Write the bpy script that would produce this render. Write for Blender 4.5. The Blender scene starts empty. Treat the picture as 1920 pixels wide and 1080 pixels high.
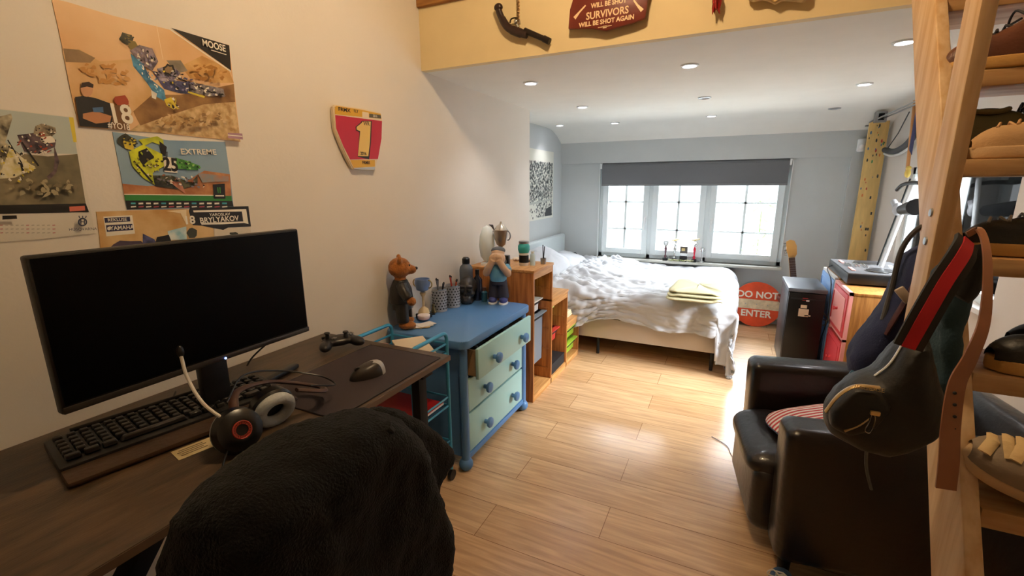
import bpy, bmesh, math, random
from mathutils import Vector, Matrix, noise
random.seed(7)
PI = math.pi
sc = bpy.context.scene
COL = sc.collection
R = math.radians

# ------------------------------------------------------------------ camera
CAM = Vector((0.0, 0.0, 1.42))
YAW, PITCH, ROLL, FPX = -0.4458339, 0.22191692, -0.00565191, 848.52
_f = Vector((math.sin(YAW)*math.cos(PITCH), math.cos(YAW)*math.cos(PITCH), -math.sin(PITCH)))
_r0 = Vector((math.cos(YAW), -math.sin(YAW), 0))
_u0 = _r0.cross(_f)
_r = math.cos(ROLL)*_r0 + math.sin(ROLL)*_u0
_u = -math.sin(ROLL)*_r0 + math.cos(ROLL)*_u0
cd = bpy.data.cameras.new('camera')
cam = bpy.data.objects.new('camera', cd)
COL.objects.link(cam)
m3 = Matrix((_r, _u, -_f)).transposed()
cam.matrix_world = Matrix.Translation(CAM) @ m3.to_4x4()
cd.sensor_width = 36.0
cd.lens = FPX/1920*36.0
cd.clip_start = 0.02
sc.camera = cam

# ------------------------------------------------------------------ world, exposure
w = bpy.data.worlds.new('world')
sc.world = w
w.use_nodes = True
bg = w.node_tree.nodes['Background']
bg.inputs[0].default_value = (0.9, 0.96, 1.0, 1)
bg.inputs[1].default_value = 1.5
sc.view_settings.view_transform = 'Standard'
sc.view_settings.look = 'None'
sc.view_settings.exposure = 0.42
sc.view_settings.gamma = 1.0
sc.view_settings.use_curve_mapping = False

def portal(loc, rot, sx, sy):
    l = bpy.data.lights.new('window_portal', 'AREA')
    l.shape = 'RECTANGLE'; l.size = sx; l.size_y = sy
    l.cycles.is_portal = True
    o = bpy.data.objects.new('window_portal', l); COL.objects.link(o)
    o.location = loc; o.rotation_euler = rot
    return o
def daylight(loc, target, sx, sy, watt, color):
    l = bpy.data.lights.new('sky_softbox', 'AREA')
    l.shape = 'RECTANGLE'; l.size = sx; l.size_y = sy; l.energy = watt; l.color = color
    o = bpy.data.objects.new('sky_softbox', l); COL.objects.link(o)
    o.location = loc; o.rotation_euler = (Vector(target)-Vector(loc)).to_track_quat('-Z', 'Y').to_euler()
    return o
daylight((-.5, 8.6, 4.3), (-.44, 5.3, 1.0), 4.5, 3.0, 2300, (.90, .96, 1.0))       # unseen softbox added above the far window, standing in for skylight
daylight((4.6, 3.6, 3.6), (1.3, 3.6, 1.1), 3.0, 3.0, 2400, (.92, .96, 1.0))        # second unseen softbox, added to light the room through the right window
portal((-0.44, 5.42, 1.13), (R(-90), 0, 0), 1.9, 1.06)
portal((1.36, 3.75, 1.17), (R(90), 0, R(90)), 1.65, 0.8)

# ------------------------------------------------------------------ measuring helper: where a sight line meets a real plane
def on(axis, val, px, py):
    d = _f + _r*((px-960)/FPX) - _u*((py-540)/FPX)
    i = 'xyz'.index(axis)
    t = (val-CAM[i])/d[i]
    return CAM + d*t

# ------------------------------------------------------------------ materials
def lin(c):
    if isinstance(c, str):
        c = c.lstrip('#'); c = [int(c[i:i+2], 16)/255 for i in (0, 2, 4)]
        return tuple((v/12.92 if v <= .04045 else ((v+.055)/1.055)**2.4) for v in c)
    return tuple(c)
MATS = {}
def mat(name, color, rough=.5, metal=0, bump=0, bscale=60, var=0, vscale=6, stretch=(1,1,1), spec=.5, sheen=0, coat=0, color2=None, alpha=1, trans=0, detail=4):
    if name in MATS: return MATS[name]
    m = bpy.data.materials.new(name); m.use_nodes = True; MATS[name] = m
    nt = m.node_tree; N = nt.nodes; L = nt.links; b = N['Principled BSDF']
    c = lin(color)
    b.inputs['Base Color'].default_value = (*c, 1)
    b.inputs['Roughness'].default_value = rough
    b.inputs['Metallic'].default_value = metal
    b.inputs['Specular IOR Level'].default_value = spec
    b.inputs['Sheen Weight'].default_value = sheen
    b.inputs['Coat Weight'].default_value = coat
    b.inputs['Transmission Weight'].default_value = trans
    b.inputs['Alpha'].default_value = alpha
    tc = N.new('ShaderNodeTexCoord'); mp = N.new('ShaderNodeMapping')
    mp.inputs['Scale'].default_value = stretch
    L.new(tc.outputs['Object'], mp.inputs['Vector'])
    n1 = N.new('ShaderNodeTexNoise'); n1.inputs['Scale'].default_value = vscale; n1.inputs['Detail'].default_value = detail
    L.new(mp.outputs[0], n1.inputs['Vector'])
    c2 = lin(color2) if color2 else tuple(v*(1-var) for v in c)
    c1 = c if color2 else tuple(min(1, v*(1+var*.5)) for v in c)
    rp = N.new('ShaderNodeValToRGB')
    rp.color_ramp.elements[0].position = .35; rp.color_ramp.elements[1].position = .65
    rp.color_ramp.elements[0].color = (*c2, 1); rp.color_ramp.elements[1].color = (*c1, 1)
    L.new(n1.outputs['Fac'], rp.inputs[0])
    if var or color2: L.new(rp.outputs[0], b.inputs['Base Color'])
    if bump:
        n2 = N.new('ShaderNodeTexNoise'); n2.inputs['Scale'].default_value = bscale; n2.inputs['Detail'].default_value = 3
        L.new(mp.outputs[0], n2.inputs['Vector'])
        bp = N.new('ShaderNodeBump'); bp.inputs['Strength'].default_value = bump; bp.inputs['Distance'].default_value = .004
        L.new(n2.outputs['Fac'], bp.inputs['Height']); L.new(bp.outputs[0], b.inputs['Normal'])
    return m
def wood(name, ca, cb, axis=2, rough=.45, scale=5, stretch=14, bump=.15):
    st = [stretch]*3; st[axis] = 1
    return mat(name, ca, rough, var=0, color2=cb, vscale=scale, stretch=tuple(st), bump=bump, bscale=scale*2, detail=6)
def emit(name, color, s):
    m = bpy.data.materials.new(name); m.use_nodes = True
    b = m.node_tree.nodes['Principled BSDF']
    b.inputs['Base Color'].default_value = (0, 0, 0, 1)
    b.inputs['Emission Color'].default_value = (*lin(color), 1); b.inputs['Emission Strength'].default_value = s
    return m
def checks(name, ca, cb, scale, rot=0, rough=.8, ratio=.5, axis='X', coord='Object'):
    m = bpy.data.materials.new(name); m.use_nodes = True; nt = m.node_tree; N = nt.nodes; L = nt.links
    b = N['Principled BSDF']; b.inputs['Roughness'].default_value = rough
    tc = N.new('ShaderNodeTexCoord'); mp = N.new('ShaderNodeMapping'); mp.inputs['Rotation'].default_value = (0, 0, rot)
    L.new(tc.outputs[coord], mp.inputs[0])
    wv = N.new('ShaderNodeTexWave'); wv.inputs['Scale'].default_value = scale; wv.bands_direction = axis
    L.new(mp.outputs[0], wv.inputs[0])
    rp = N.new('ShaderNodeValToRGB'); rp.color_ramp.interpolation = 'CONSTANT'
    rp.color_ramp.elements[0].color = (*lin(ca), 1); rp.color_ramp.elements[1].color = (*lin(cb), 1); rp.color_ramp.elements[1].position = ratio
    L.new(wv.outputs['Fac'], rp.inputs[0]); L.new(rp.outputs[0], b.inputs['Base Color'])
    return m

# ------------------------------------------------------------------ mesh builder
def rotm(rot):
    if rot is None: return Matrix.Identity(4)
    if isinstance(rot, Matrix): return rot.to_4x4()
    return (Matrix.Rotation(rot[2], 4, 'Z') @ Matrix.Rotation(rot[1], 4, 'Y') @ Matrix.Rotation(rot[0], 4, 'X'))
class MB:
    def __init__(s): s.bm = bmesh.new(); s.mats = []; s.cur = 0
    def mat(s, m):
        if m not in s.mats: s.mats.append(m)
        s.cur = s.mats.index(m); return s
    def _add(s, bm, M=None):
        if M is not None: bmesh.ops.transform(bm, matrix=M, verts=bm.verts)
        for f in bm.faces: f.material_index = s.cur
        me = bpy.data.meshes.new('t'); bm.to_mesh(me); bm.free()
        s.bm.from_mesh(me); bpy.data.meshes.remove(me); return s
    def box(s, c, d, bev=0, rot=None, seg=2, taper=None):
        bm = bmesh.new(); bmesh.ops.create_cube(bm, size=1)
        for v in bm.verts:
            if taper and v.co.z > 0: v.co.x *= taper[0]; v.co.y *= taper[1]
            v.co = Vector((v.co.x*d[0], v.co.y*d[1], v.co.z*d[2]))
        if bev: bmesh.ops.bevel(bm, geom=bm.edges[:], offset=bev, segments=seg, affect='EDGES', profile=.5)
        return s._add(bm, Matrix.Translation(c) @ rotm(rot))
    def bb(s, a, b, bev=0, seg=2):
        a = Vector(a); b = Vector(b); return s.box((a+b)/2, tuple(abs(v) for v in (b-a)), bev, None, seg)
    def ball(s, c, r, rot=None, n=16):
        if not hasattr(r, '__len__'): r = (r, r, r)
        bm = bmesh.new(); bmesh.ops.create_uvsphere(bm, u_segments=n*2, v_segments=n, radius=1)
        return s._add(bm, Matrix.Translation(c) @ rotm(rot) @ Matrix.Diagonal((*r, 1)))
    def tube(s, pts, r, n=10, closed=False, caps=True, flat=None):
        pts = [Vector(p) for p in pts]; k = len(pts)
        rs = r if hasattr(r, '__len__') else [r]*k
        bm = bmesh.new(); rings = []; up = None
        for i, p in enumerate(pts):
            if closed: t = pts[(i+1) % k]-pts[i-1]
            else: t = pts[min(i+1, k-1)]-pts[max(i-1, 0)]
            t.normalize()
            if up is None:
                up = Vector((0, 0, 1)) if abs(t.z) < .9 else Vector((1, 0, 0))
            a = t.cross(up)
            if a.length < 1e-6: a = t.orthogonal()
            a.normalize(); b = a.cross(t); up = b
            if flat: fa, fb = flat
            else: fa = fb = 1
            rings.append([bm.verts.new(p+(a*math.cos(2*PI*j/n)*fa+b*math.sin(2*PI*j/n)*fb)*rs[i]) for j in range(n)])
        for i in range(k if closed else k-1):
            A = rings[i]; B = rings[(i+1) % k]
            for j in range(n): bm.faces.new((A[j], A[(j+1) % n], B[(j+1) % n], B[j]))
        if caps and not closed: bm.faces.new(rings[0][::-1]); bm.faces.new(rings[-1])
        return s._add(bm)
    def cyl(s, p0, p1, r0, r1=None, n=20): return s.tube([p0, p1], [r0, r0 if r1 is None else r1], n)
    def lathe(s, prof, c=(0, 0, 0), n=28, rot=None, M=None):
        bm = bmesh.new(); rings = []
        for r, z in prof:
            if r < 1e-5: rings.append([bm.verts.new((0, 0, z))])
            else: rings.append([bm.verts.new((r*math.cos(2*PI*j/n), r*math.sin(2*PI*j/n), z)) for j in range(n)])
        for A, B in zip(rings, rings[1:]):
            for j in range(n):
                q = [A[j % len(A)], A[(j+1) % len(A)], B[(j+1) % len(B)], B[j % len(B)]]
                q = [v for i, v in enumerate(q) if v not in q[:i]]
                if len(q) > 2:
                    try: bm.faces.new(q)
                    except ValueError: pass
        bmesh.ops.recalc_face_normals(bm, faces=bm.faces)
        return s._add(bm, Matrix.Translation(c) @ rotm(rot))
    def prism(s, poly, org, ua, va, d, bev=0, seg=2):
        """polygon in (u,v) at org, thickness vector d"""
        org = Vector(org); ua = Vector(ua); va = Vector(va); d = Vector(d)
        bm = bmesh.new()
        a = [bm.verts.new(org+ua*u+va*v) for u, v in poly]; b = [bm.verts.new(org+ua*u+va*v+d) for u, v in poly]
        bm.faces.new(a[::-1]); bm.faces.new(b)
        for i in range(len(a)): j = (i+1) % len(a); bm.faces.new((a[i], a[j], b[j], b[i]))
        bmesh.ops.recalc_face_normals(bm, faces=bm.faces)
        if bev: bmesh.ops.bevel(bm, geom=bm.edges[:], offset=bev, segments=seg, affect='EDGES', profile=.5)
        return s._add(bm)
    def poly(s, pts):
        bm = bmesh.new(); bm.faces.new([bm.verts.new(p) for p in pts]); return s._add(bm)
    def grid(s, fn, nu, nv, closed_u=False):
        bm = bmesh.new(); G = [[bm.verts.new(fn(i/nu, j/nv)) for j in range(nv+1)] for i in range(nu+(0 if closed_u else 1))]
        for i in range(nu):
            for j in range(nv):
                A = G[i]; B = G[(i+1) % len(G)]
                bm.faces.new((A[j], B[j], B[j+1], A[j+1]))
        return s._add(bm)
    def text(s, txt, M, size=1, depth=0, align='CENTER', bold=0, shear=0, sx=1):
        cu = bpy.data.curves.new('t', 'FONT'); cu.body = txt; cu.size = size; cu.align_x = align; cu.align_y = 'CENTER'
        cu.extrude = depth; cu.offset = bold; cu.shear = shear; cu.resolution_u = 3
        o = bpy.data.objects.new('t', cu); COL.objects.link(o)
        dg = bpy.context.evaluated_depsgraph_get(); me = bpy.data.meshes.new_from_object(o.evaluated_get(dg))
        bm = bmesh.new(); bm.from_mesh(me); bpy.data.meshes.remove(me); bpy.data.objects.remove(o); bpy.data.curves.remove(cu)
        return s._add(bm, M @ Matrix.Diagonal((sx, 1, 1, 1)))
    def build(s, name, m=None, parent=None, smooth=40, label=None):
        me = bpy.data.meshes.new(name)
        bmesh.ops.remove_doubles(s.bm, verts=s.bm.verts, dist=1e-6)
        s.bm.to_mesh(me); s.bm.free()
        for x in (s.mats or [m]): me.materials.append(x)
        if smooth:
            for p in me.polygons: p.use_smooth = True
            me.set_sharp_from_angle(angle=R(smooth))
        o = bpy.data.objects.new(name, me); COL.objects.link(o)
        if parent: o.parent = parent
        if label: o['label'] = label
        return o
def tag(o, label, cat, group=None, kind=None):
    if label: o['label'] = label
    if cat: o['category'] = cat
    if group: o['group'] = group
    if kind: o['kind'] = kind
    return o
def thing(name, label, cat, loc=(0, 0, 0), rz=0, group=None, rot=None):
    o = bpy.data.objects.new(name, None); COL.objects.link(o); o.empty_display_size = .05
    o.location = loc; o.rotation_euler = rot if rot else (0, 0, rz)
    return tag(o, label, cat, group)
def dup(root, loc, rz=None, label=None, group=None, scale=None):
    r = root.copy(); COL.objects.link(r); r.location = loc
    if rz is not None: r.rotation_euler = (0, 0, rz)
    if label: r['label'] = label
    if group: r['group'] = group
    if scale: r.scale = scale if hasattr(scale, '__len__') else (scale,)*3
    for ch in list(root.children):
        c = ch.copy(); COL.objects.link(c); c.parent = r
        for g in list(ch.children):
            d = g.copy(); COL.objects.link(d); d.parent = c
    return r
def struct(mb, name, m=None, smooth=0):
    o = mb.build(name, m, None, smooth); o['kind'] = 'structure'; return o
def subsurf(o, lv=2):
    md = o.modifiers.new('sub', 'SUBSURF'); md.levels = lv; md.render_levels = lv; return o
def remesh(o, vox=.006, smooth=6):
    md = o.modifiers.new('re', 'REMESH'); md.mode = 'VOXEL'; md.voxel_size = vox; md.use_smooth_shade = True
    if smooth: s = o.modifiers.new('sm', 'SMOOTH'); s.iterations = smooth; s.factor = .5
    return o
def dispnoise(o, strength, size, depth=2, mid=.5, kind='CLOUDS'):
    t = bpy.data.textures.new('n', kind); t.noise_scale = size
    if kind == 'CLOUDS': t.noise_depth = depth
    md = o.modifiers.new('disp', 'DISPLACE'); md.texture = t; md.strength = strength; md.mid_level = mid
    return o
def sm(t): t = max(0, min(1, t)); return t*t*(3-2*t)
def spline(pts, n=8):
    pts = [Vector(p) for p in pts]; out = []
    P = [2*pts[0]-pts[1]]+pts+[2*pts[-1]-pts[-2]]
    for i in range(1, len(P)-2):
        for k in range(n):
            t = k/n; a, b, c, d = P[i-1], P[i], P[i+1], P[i+2]
            out.append(.5*((2*b)+(-a+c)*t+(2*a-5*b+4*c-d)*t*t+(-a+3*b-3*c+d)*t**3))
    out.append(pts[-1]); return out

WX, RX, YB, YF = -1.56, 1.20, 5.25, 2.155   # left wall, right wall, window wall, loft fascia
LC, HC = 2.022, 3.15                        # low ceiling, high ceiling
AX = -1.85                                  # alcove wall
M_wall = mat('wall_paint', '#e3dcd2', .75, bump=.12, bscale=90, var=.03, vscale=2)
M_alc = mat('backlit_grey_paint', '#c3c8c8', .75, bump=.12, bscale=90, var=.03, vscale=2)  # blue-grey of the backlit far walls put into the base colour
M_ceil = mat('ceiling_paint', '#e6e3da', .8, bump=.06, bscale=40, var=.02)
M_cream = mat('cream_paint', '#e4d0a2', .75, bump=.08, bscale=60, var=.03)
M_white = mat('white_plastic', '#e9ecec', .35)
M_black = mat('black_plastic', '#0c0c0d', .4)
M_blackmat = mat('black_matte', '#0d0d0e', .75)
M_chrome = mat('chrome', '#c9c9c6', .2, 1)
M_steel = mat('brushed_steel', '#a7a9ab', .35, 1)
# ================================================================== THE SETTING
def floor_mat():
    m = bpy.data.materials.new('oak_laminate'); m.use_nodes = True; nt = m.node_tree; N = nt.nodes; L = nt.links
    b = N['Principled BSDF']; tc = N.new('ShaderNodeTexCoord'); mp = N.new('ShaderNodeMapping')
    mp.inputs['Location'].default_value = (.37, -.155, 0); L.new(tc.outputs['Object'], mp.inputs[0])
    br = N.new('ShaderNodeTexBrick'); br.inputs['Scale'].default_value = 1; br.inputs['Brick Width'].default_value = 1.28
    br.inputs['Row Height'].default_value = .205; br.inputs['Mortar Size'].default_value = .0015; br.offset = .37
    br.inputs['Mortar Smooth'].default_value = .2
    br.inputs['Color1'].default_value = (*lin('#dcb78c'), 1); br.inputs['Color2'].default_value = (*lin('#cfa77a'), 1)
    br.inputs['Mortar'].default_value = (*lin('#8d6540'), 1); L.new(mp.outputs[0], br.inputs[0])
    mg = N.new('ShaderNodeMapping'); mg.inputs['Scale'].default_value = (1.6, 22, 1); L.new(tc.outputs['Object'], mg.inputs[0])
    n = N.new('ShaderNodeTexNoise'); n.inputs['Scale'].default_value = 2.2; n.inputs['Detail'].default_value = 8; n.inputs['Distortion'].default_value = .8
    L.new(mg.outputs[0], n.inputs[0])
    rp = N.new('ShaderNodeValToRGB'); rp.color_ramp.elements[0].position = .3; rp.color_ramp.elements[1].position = .7
    rp.color_ramp.elements[0].color = (.62, .57, .52, 1); rp.color_ramp.elements[1].color = (1.08, 1.06, 1.04, 1)
    L.new(n.outputs['Fac'], rp.inputs[0])
    mx = N.new('ShaderNodeMixRGB'); mx.blend_type = 'MULTIPLY'; mx.inputs[0].default_value = .75
    L.new(br.outputs['Color'], mx.inputs[1]); L.new(rp.outputs[0], mx.inputs[2]); L.new(mx.outputs[0], b.inputs['Base Color'])
    b.inputs['Roughness'].default_value = .27; b.inputs['Specular IOR Level'].default_value = .6
    bp = N.new('ShaderNodeBump'); bp.inputs['Strength'].default_value = .25; bp.inputs['Distance'].default_value = .001
    L.new(br.outputs['Fac'], bp.inputs['Height']); bp.invert = True; L.new(bp.outputs[0], b.inputs['Normal'])
    return m
struct(MB().bb((AX-.1, -1.7, -.08), (RX+.1, YB+.2, 0)), 'floor', floor_mat())
# left wall of the near room, ends where the bed alcove opens
struct(MB().bb((WX-.35, -1.7, 0), (WX, 3.62, HC)), 'wall_left', M_wall)
# alcove end wall beyond the bed head
b = MB(); b.bb((AX-.1, 3.62, 0), (AX, YB+.2, LC+.1)); struct(b, 'wall_alcove', M_alc)
# right wall with its window opening
RW = (2.95, 4.52, .80, 1.54)
b = MB(); b.bb((RX, -1.7, 0), (RX+.15, RW[0], HC)); b.bb((RX, RW[1], 0), (RX+.15, YB+.2, HC)); b.bb((RX, RW[0], 0), (RX+.15, RW[1], RW[2])); b.bb((RX, RW[0], RW[3]), (RX+.15, RW[1], HC))
struct(b, 'wall_right', mat('right_wall_paint', '#d9d0c6', .75, bump=.1, bscale=90))
struct(MB().bb((WX-.35, -1.8, 0), (RX+.15, -1.7, HC)), 'wall_behind', M_wall)
# window wall
WL, WR_, WB, WT = -1.385, .505, .605, 1.665
b = MB(); b.bb((AX-.1, YB, 0), (WL, YB+.2, 1.665)); b.bb((WR_, YB, 0), (RX, YB+.2, 1.665)); b.bb((WL, YB, 0), (WR_, YB+.2, WB)); b.bb((AX-.1, YB-.03, 1.665), (RX, YB+.2, 2.1))
b.bb((.965, YB-.03, 0), (RX, YB+.01, 1.67))
struct(b, 'wall_window', M_alc)
# low ceiling, sweeping down in a curve at the window
def cz(y):
    t = max(0, (y-4.75)/.5); return LC-.145*t**2.2
b = MB(); prof = [(YF, LC)]+[(4.7+.05*i, cz(4.7+.05*i)) for i in range(12)]
bm = bmesh.new()
lo = [[bm.verts.new((x, y, z)) for y, z in prof] for x in (AX, RX)]
hi = [[bm.verts.new((x, y, 2.16)) for y, z in prof] for x in (AX, RX)]
for i in range(len(prof)-1):
    bm.faces.new((lo[0][i], lo[0][i+1], lo[1][i+1], lo[1][i])); bm.faces.new((hi[0][i], hi[1][i], hi[1][i+1], hi[0][i+1]))
    for s_ in (0, 1): bm.faces.new((lo[s_][i], hi[s_][i], hi[s_][i+1], lo[s_][i+1]))
b._add(bm); o = struct(b, 'ceiling_low', M_ceil, 30)
o.name = 'ceiling'
struct(MB().bb((WX-.35, -1.8, HC), (RX+.15, YF+.1, HC+.1)), 'ceiling_high', M_ceil).name = 'ceiling_2'
struct(MB().bb((WX, YF, LC-.0005), (RX, YF+.04, 2.322)), 'wall_fascia', M_cream)
struct(MB().bb((WX, YF+.0, 2.44), (RX, YF+.04, HC)), 'wall_loft_added', M_cream)  # unseen wall added across the open loft to keep light in
M_beam = wood('beam_wood', '#b07b3a', '#8a5a26', 0)
struct(MB().bb((WX, YF-.02, 2.322), (RX, YF+.05, 2.44), .004), 'trim_1', M_beam)

# ---- window on the far wall
M_pvc = mat('window_pvc', '#dfe7e8', .35)
gm = bpy.data.materials.new('window_glass'); gm.use_nodes = True; N = gm.node_tree.nodes; L = gm.node_tree.links
N.remove(N['Principled BSDF']); tr = N.new('ShaderNodeBsdfTransparent'); gl = N.new('ShaderNodeBsdfGlossy'); gl.inputs['Roughness'].default_value = .02
fr = N.new('ShaderNodeFresnel'); fr.inputs[0].default_value = 1.3; mx = N.new('ShaderNodeMixShader')
L.new(fr.outputs[0], mx.inputs[0]); L.new(tr.outputs[0], mx.inputs[1]); L.new(gl.outputs[0], mx.inputs[2]); L.new(mx.outputs[0], N['Material Output'].inputs[0])
wy = YB+.06
win = thing('window_1', None, None, (0, 0, 0)); win['kind'] = 'structure'
b = MB()
b.bb((WL, wy, WB), (WL+.035, wy+.07, WT)); b.bb((WR_-.035, wy, WB), (WR_, wy+.07, WT)); b.bb((WL, wy, WB), (WR_, wy+.07, WB+.04)); b.bb((WL, wy, WT-.035), (WR_, wy+.07, WT))
mull = [-.812, -.225]
for x in mull: b.bb((x-.02, wy, WB), (x+.02, wy+.07, WT))
b.build('window_frame', M_pvc, win, 0)
sash = [(WL+.035, mull[0]-.02), (mull[0]+.02, mull[1]-.02), (mull[1]+.02, WR_-.035)]
for i, (a, c) in enumerate(sash):
    s_ = MB(); z0, z1 = WB+.04, WT-.035; t = .060
    s_.bb((a, wy-.02, z0), (a+t, wy+.05, z1), .004); s_.bb((c-t, wy-.02, z0), (c, wy+.05, z1), .004); s_.bb((a+t, wy-.02, z0), (c-t, wy+.05, z0+t), .004); s_.bb((a+t, wy-.02, z1-t), (c-t, wy+.05, z1), .004)
    so = s_.build('sash', M_pvc, win, 0)
    g = MB(); g.bb((a+t, wy+.01, z0+t), (c-t, wy+.016, z1-t)); g.build('pane', gm, so, 0)
    g = MB(); mxx = (a+c)/2; g.bb((mxx-.011, wy+.018, z0+t), (mxx+.011, wy+.026, z1-t))
    for zz in (.93, 1.235): g.bb((a+t, wy+.018, zz-.009), (c-t, wy+.026, zz+.009))
    g.build('glazing_bar', mat('glazing_bar', '#b9bfbf', .5), so, 0)
    if i != 1:
        g = MB(); hx = c-.03 if i == 0 else a+.03
        g.bb((hx-.012, wy-.032, 1.0), (hx+.012, wy-.02, 1.07), .004); g.tube([(hx, wy-.03, 1.05), (hx, wy-.055, 1.05), (hx, wy-.06, 1.04), (hx, wy-.06, .93)], .009, 8)
        g.build('window_handle', M_white, so)
b = MB(); b.bb((WL-.01, YB-.075, WB-.03), (WR_+.01, wy, WB), .006)
b.build('window_sill', mat('sill_stone', '#c3c4bb', .4), win, 0)
b = MB()
for x in (WL-.002, WR_-.004): b.bb((x, YB-.012, WB), (x+.006, YB, WT))
b.build('side_guide', M_white, win, 0)
# ---- window in the right wall
win2 = thing('window_2', None, None, (0, 0, 0)); win2['kind'] = 'structure'
b = MB(); y0, y1, z0, z1 = RW; t = .05; x0, x1 = RX+.03, RX+.10
b.bb((x0, y0, z0), (x1, y0+t, z1)); b.bb((x0, y1-t, z0), (x1, y1, z1)); b.bb((x0, y0, z0), (x1, y1, z0+t)); b.bb((x0, y0, z1-t), (x1, y1, z1)); b.bb((x0, (y0+y1)/2-.03, z0), (x1, (y0+y1)/2+.03, z1))
b.build('window_frame', M_pvc, win2, 0)
MB().bb((x0+.03, y0+t, z0+t), (x0+.035, y1-t, z1-t)).build('pane', gm, win2, 0)
MB().bb((RX-.03, y0-.02, z0-.03), (x0, y1+.02, z0), .004).build('window_sill', M_white, win2, 0)
# outside: balcony ledge
struct(MB().bb((-3, YB+.2, .30), (3, YB+2.2, .36)), 'trim_2', mat('balcony_stone', '#d9d9d4', .8)).name = 'floor_balcony'
b = MB()
for i in range(3): b.bb((WX+.001, -1.69, 0), (WX+.012, 3.61, .06), .002)
struct(b, 'baseboard_left', M_white)
struct(MB().bb((AX, YB-.012, 0), (.96, YB, .06), .002), 'baseboard_window', M_alc)
# raised rim around the recess on the window wall
struct(MB().bb((.955, YB-.034, 0), (.975, YB, 1.665)), 'trim_3', M_alc)

# ---- roller blind
bl = thing('roller_blind', 'grey roller blind pulled a third of the way down over the window', 'blind', (0, 0, 0))
M_blind = mat('blind_fabric', '#6f7174', .9, bump=.3, bscale=400)
MB().cyl((WL+.03, YB+.0, 1.637), (WR_-.03, YB+.0, 1.637), .028).build('roller', M_blind, bl)
MB().bb((WL+.03, YB-.03, 1.42), (WR_-.03, YB-.027, 1.63)).build('blind_fabric', M_blind, bl, 0)
MB().bb((WL+.03, YB-.034, 1.412), (WR_-.03, YB-.022, 1.432), .003).build('bottom_bar', mat('blind_bar', '#77797b', .5), bl, 0)
for x in (WL+.012, WR_-.030):
    MB().bb((x, YB-.04, 1.60), (x+.018, YB+.005, 1.66), .003).build('bracket', M_white, bl, 0)

# ---- downlights
M_led = emit('led_on', '#f4f4ff', 22)
M_ledoff = mat('led_off', '#55524c', .4)
def downlight(x, y, lit, label):
    t = thing('ceiling_spotlight', label, 'ceiling light', (x, y, LC), group='recessed spotlights in the low ceiling')
    MB().lathe([(.030, -.001), (.034, -.008), (.043, -.006), (.046, .002)], n=28).build('trim_ring', M_white if lit else M_steel, t)
    MB().lathe([(0, -.003), (.030, -.003), (.030, 0)], n=24).build('lamp_lens', M_led if lit else M_ledoff, t)
    if lit:
        l = bpy.data.lights.new('spot', 'SPOT'); l.energy = 9; l.spot_size = R(110); l.spot_blend = .8; l.color = (.95, .96, 1); l.shadow_soft_size = .03
        o = bpy.data.objects.new('spot_lamp', l); COL.objects.link(o); o.parent = t; o.location = (0, 0, -.012)
for x, y, lit, lb in [(-1.12, 2.612, 1, 'lit recessed spotlight closest to the upper left wall corner'), (-.251, 2.61, 1, 'brightest lit recessed spotlight, in the middle of the ceiling row nearest the beam'), (.60, 2.61, 1, 'recessed spotlight beside the top of the wooden ladder stringer'),
    (-1.092, 3.55, 1, 'lit recessed spotlight behind the upper left one'), (-.232, 3.584, 0, 'unlit recessed spotlight in the centre of the low ceiling'), (.658, 3.55, 1, 'lit recessed spotlight near the ladder, right of the unlit one'),
    (-1.609, 4.49, 1, 'small lit recessed spotlight above the head of the bed'), (-1.079, 4.571, 1, 'small lit recessed spotlight second from the left in the row by the window'), (-.225, 4.522, 1, 'lit recessed spotlight above the middle of the window'), (.673, 4.551, 0, 'dark unlit recessed spotlight above the right end of the window')]:
    downlight(x*1.0256, y*1.0256, lit, lb)
# ---- warm pendant high in the near room (above the frame)
pl = thing('pendant_lamp', 'warm pendant lamp hanging from the high ceiling', 'lamp', (-.45, 1.15, 2.72))
MB().cyl((0, 0, .1), (0, 0, HC-2.72), .004).build('cord', M_black, pl)
MB().lathe([(.02, .12), (.06, .11), (.16, .0), (.155, .0), (.055, .1), (.02, .11)]).build('lamp_shade', M_white, pl)
MB().ball((0, 0, .03), .035).build('bulb', emit('warm_bulb', '#ffc27a', 30), pl)
l = bpy.data.lights.new('pendant_light', 'POINT'); l.energy = 35; l.color = (1, .72, .42); l.shadow_soft_size = .05
o = bpy.data.objects.new('pendant_light', l); COL.objects.link(o); o.parent = pl; o.location = (0, 0, -.03)
# ================================================================== DESK
DZ = .80
M_desk = mat('desk_top', '#574330', .40, color2='#352819', vscale=5, stretch=(7, 1.5, 7), bump=.2, bscale=30, detail=7)
M_edge = mat('desk_edge', '#5f4a3a', .5)
dk = thing('desk', 'dark wood-effect desk along the left wall with black metal legs', 'desk', (0, 0, 0))
b = MB(); b.bb((-1.55, -.35, DZ-.022), (-.905, 1.35, DZ), .003); b.build('desktop', M_desk, dk)
b = MB(); b.bb((-.9045, -.349, DZ-.020), (-.9035, 1.349, DZ-.002)); b.bb((-1.51, 1.3505, DZ-.020), (-.905, 1.3515, DZ-.002)); b.build('edge_band', M_edge, dk, 0)
for y in (-.2, 1.24):
    b = MB(); b.bb((-1.45, y-.03, .0), (-1.40, y+.03, DZ-.022), .002); b.bb((-.99, y-.022, .0), (-.955, y+.022, DZ-.022), .002); b.bb((-1.45, y-.03, 0), (-.93, y+.03, .03), .002); b.bb((-1.45, y-.03, DZ-.05), (-.93, y+.03, DZ-.022), .002)
    b.build('leg', M_blackmat, dk)
b = MB(); b.bb((-1.45, -.2, .62), (-1.42, 1.24, .70), .002); b.build('cross_beam', M_blackmat, dk)
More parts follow.
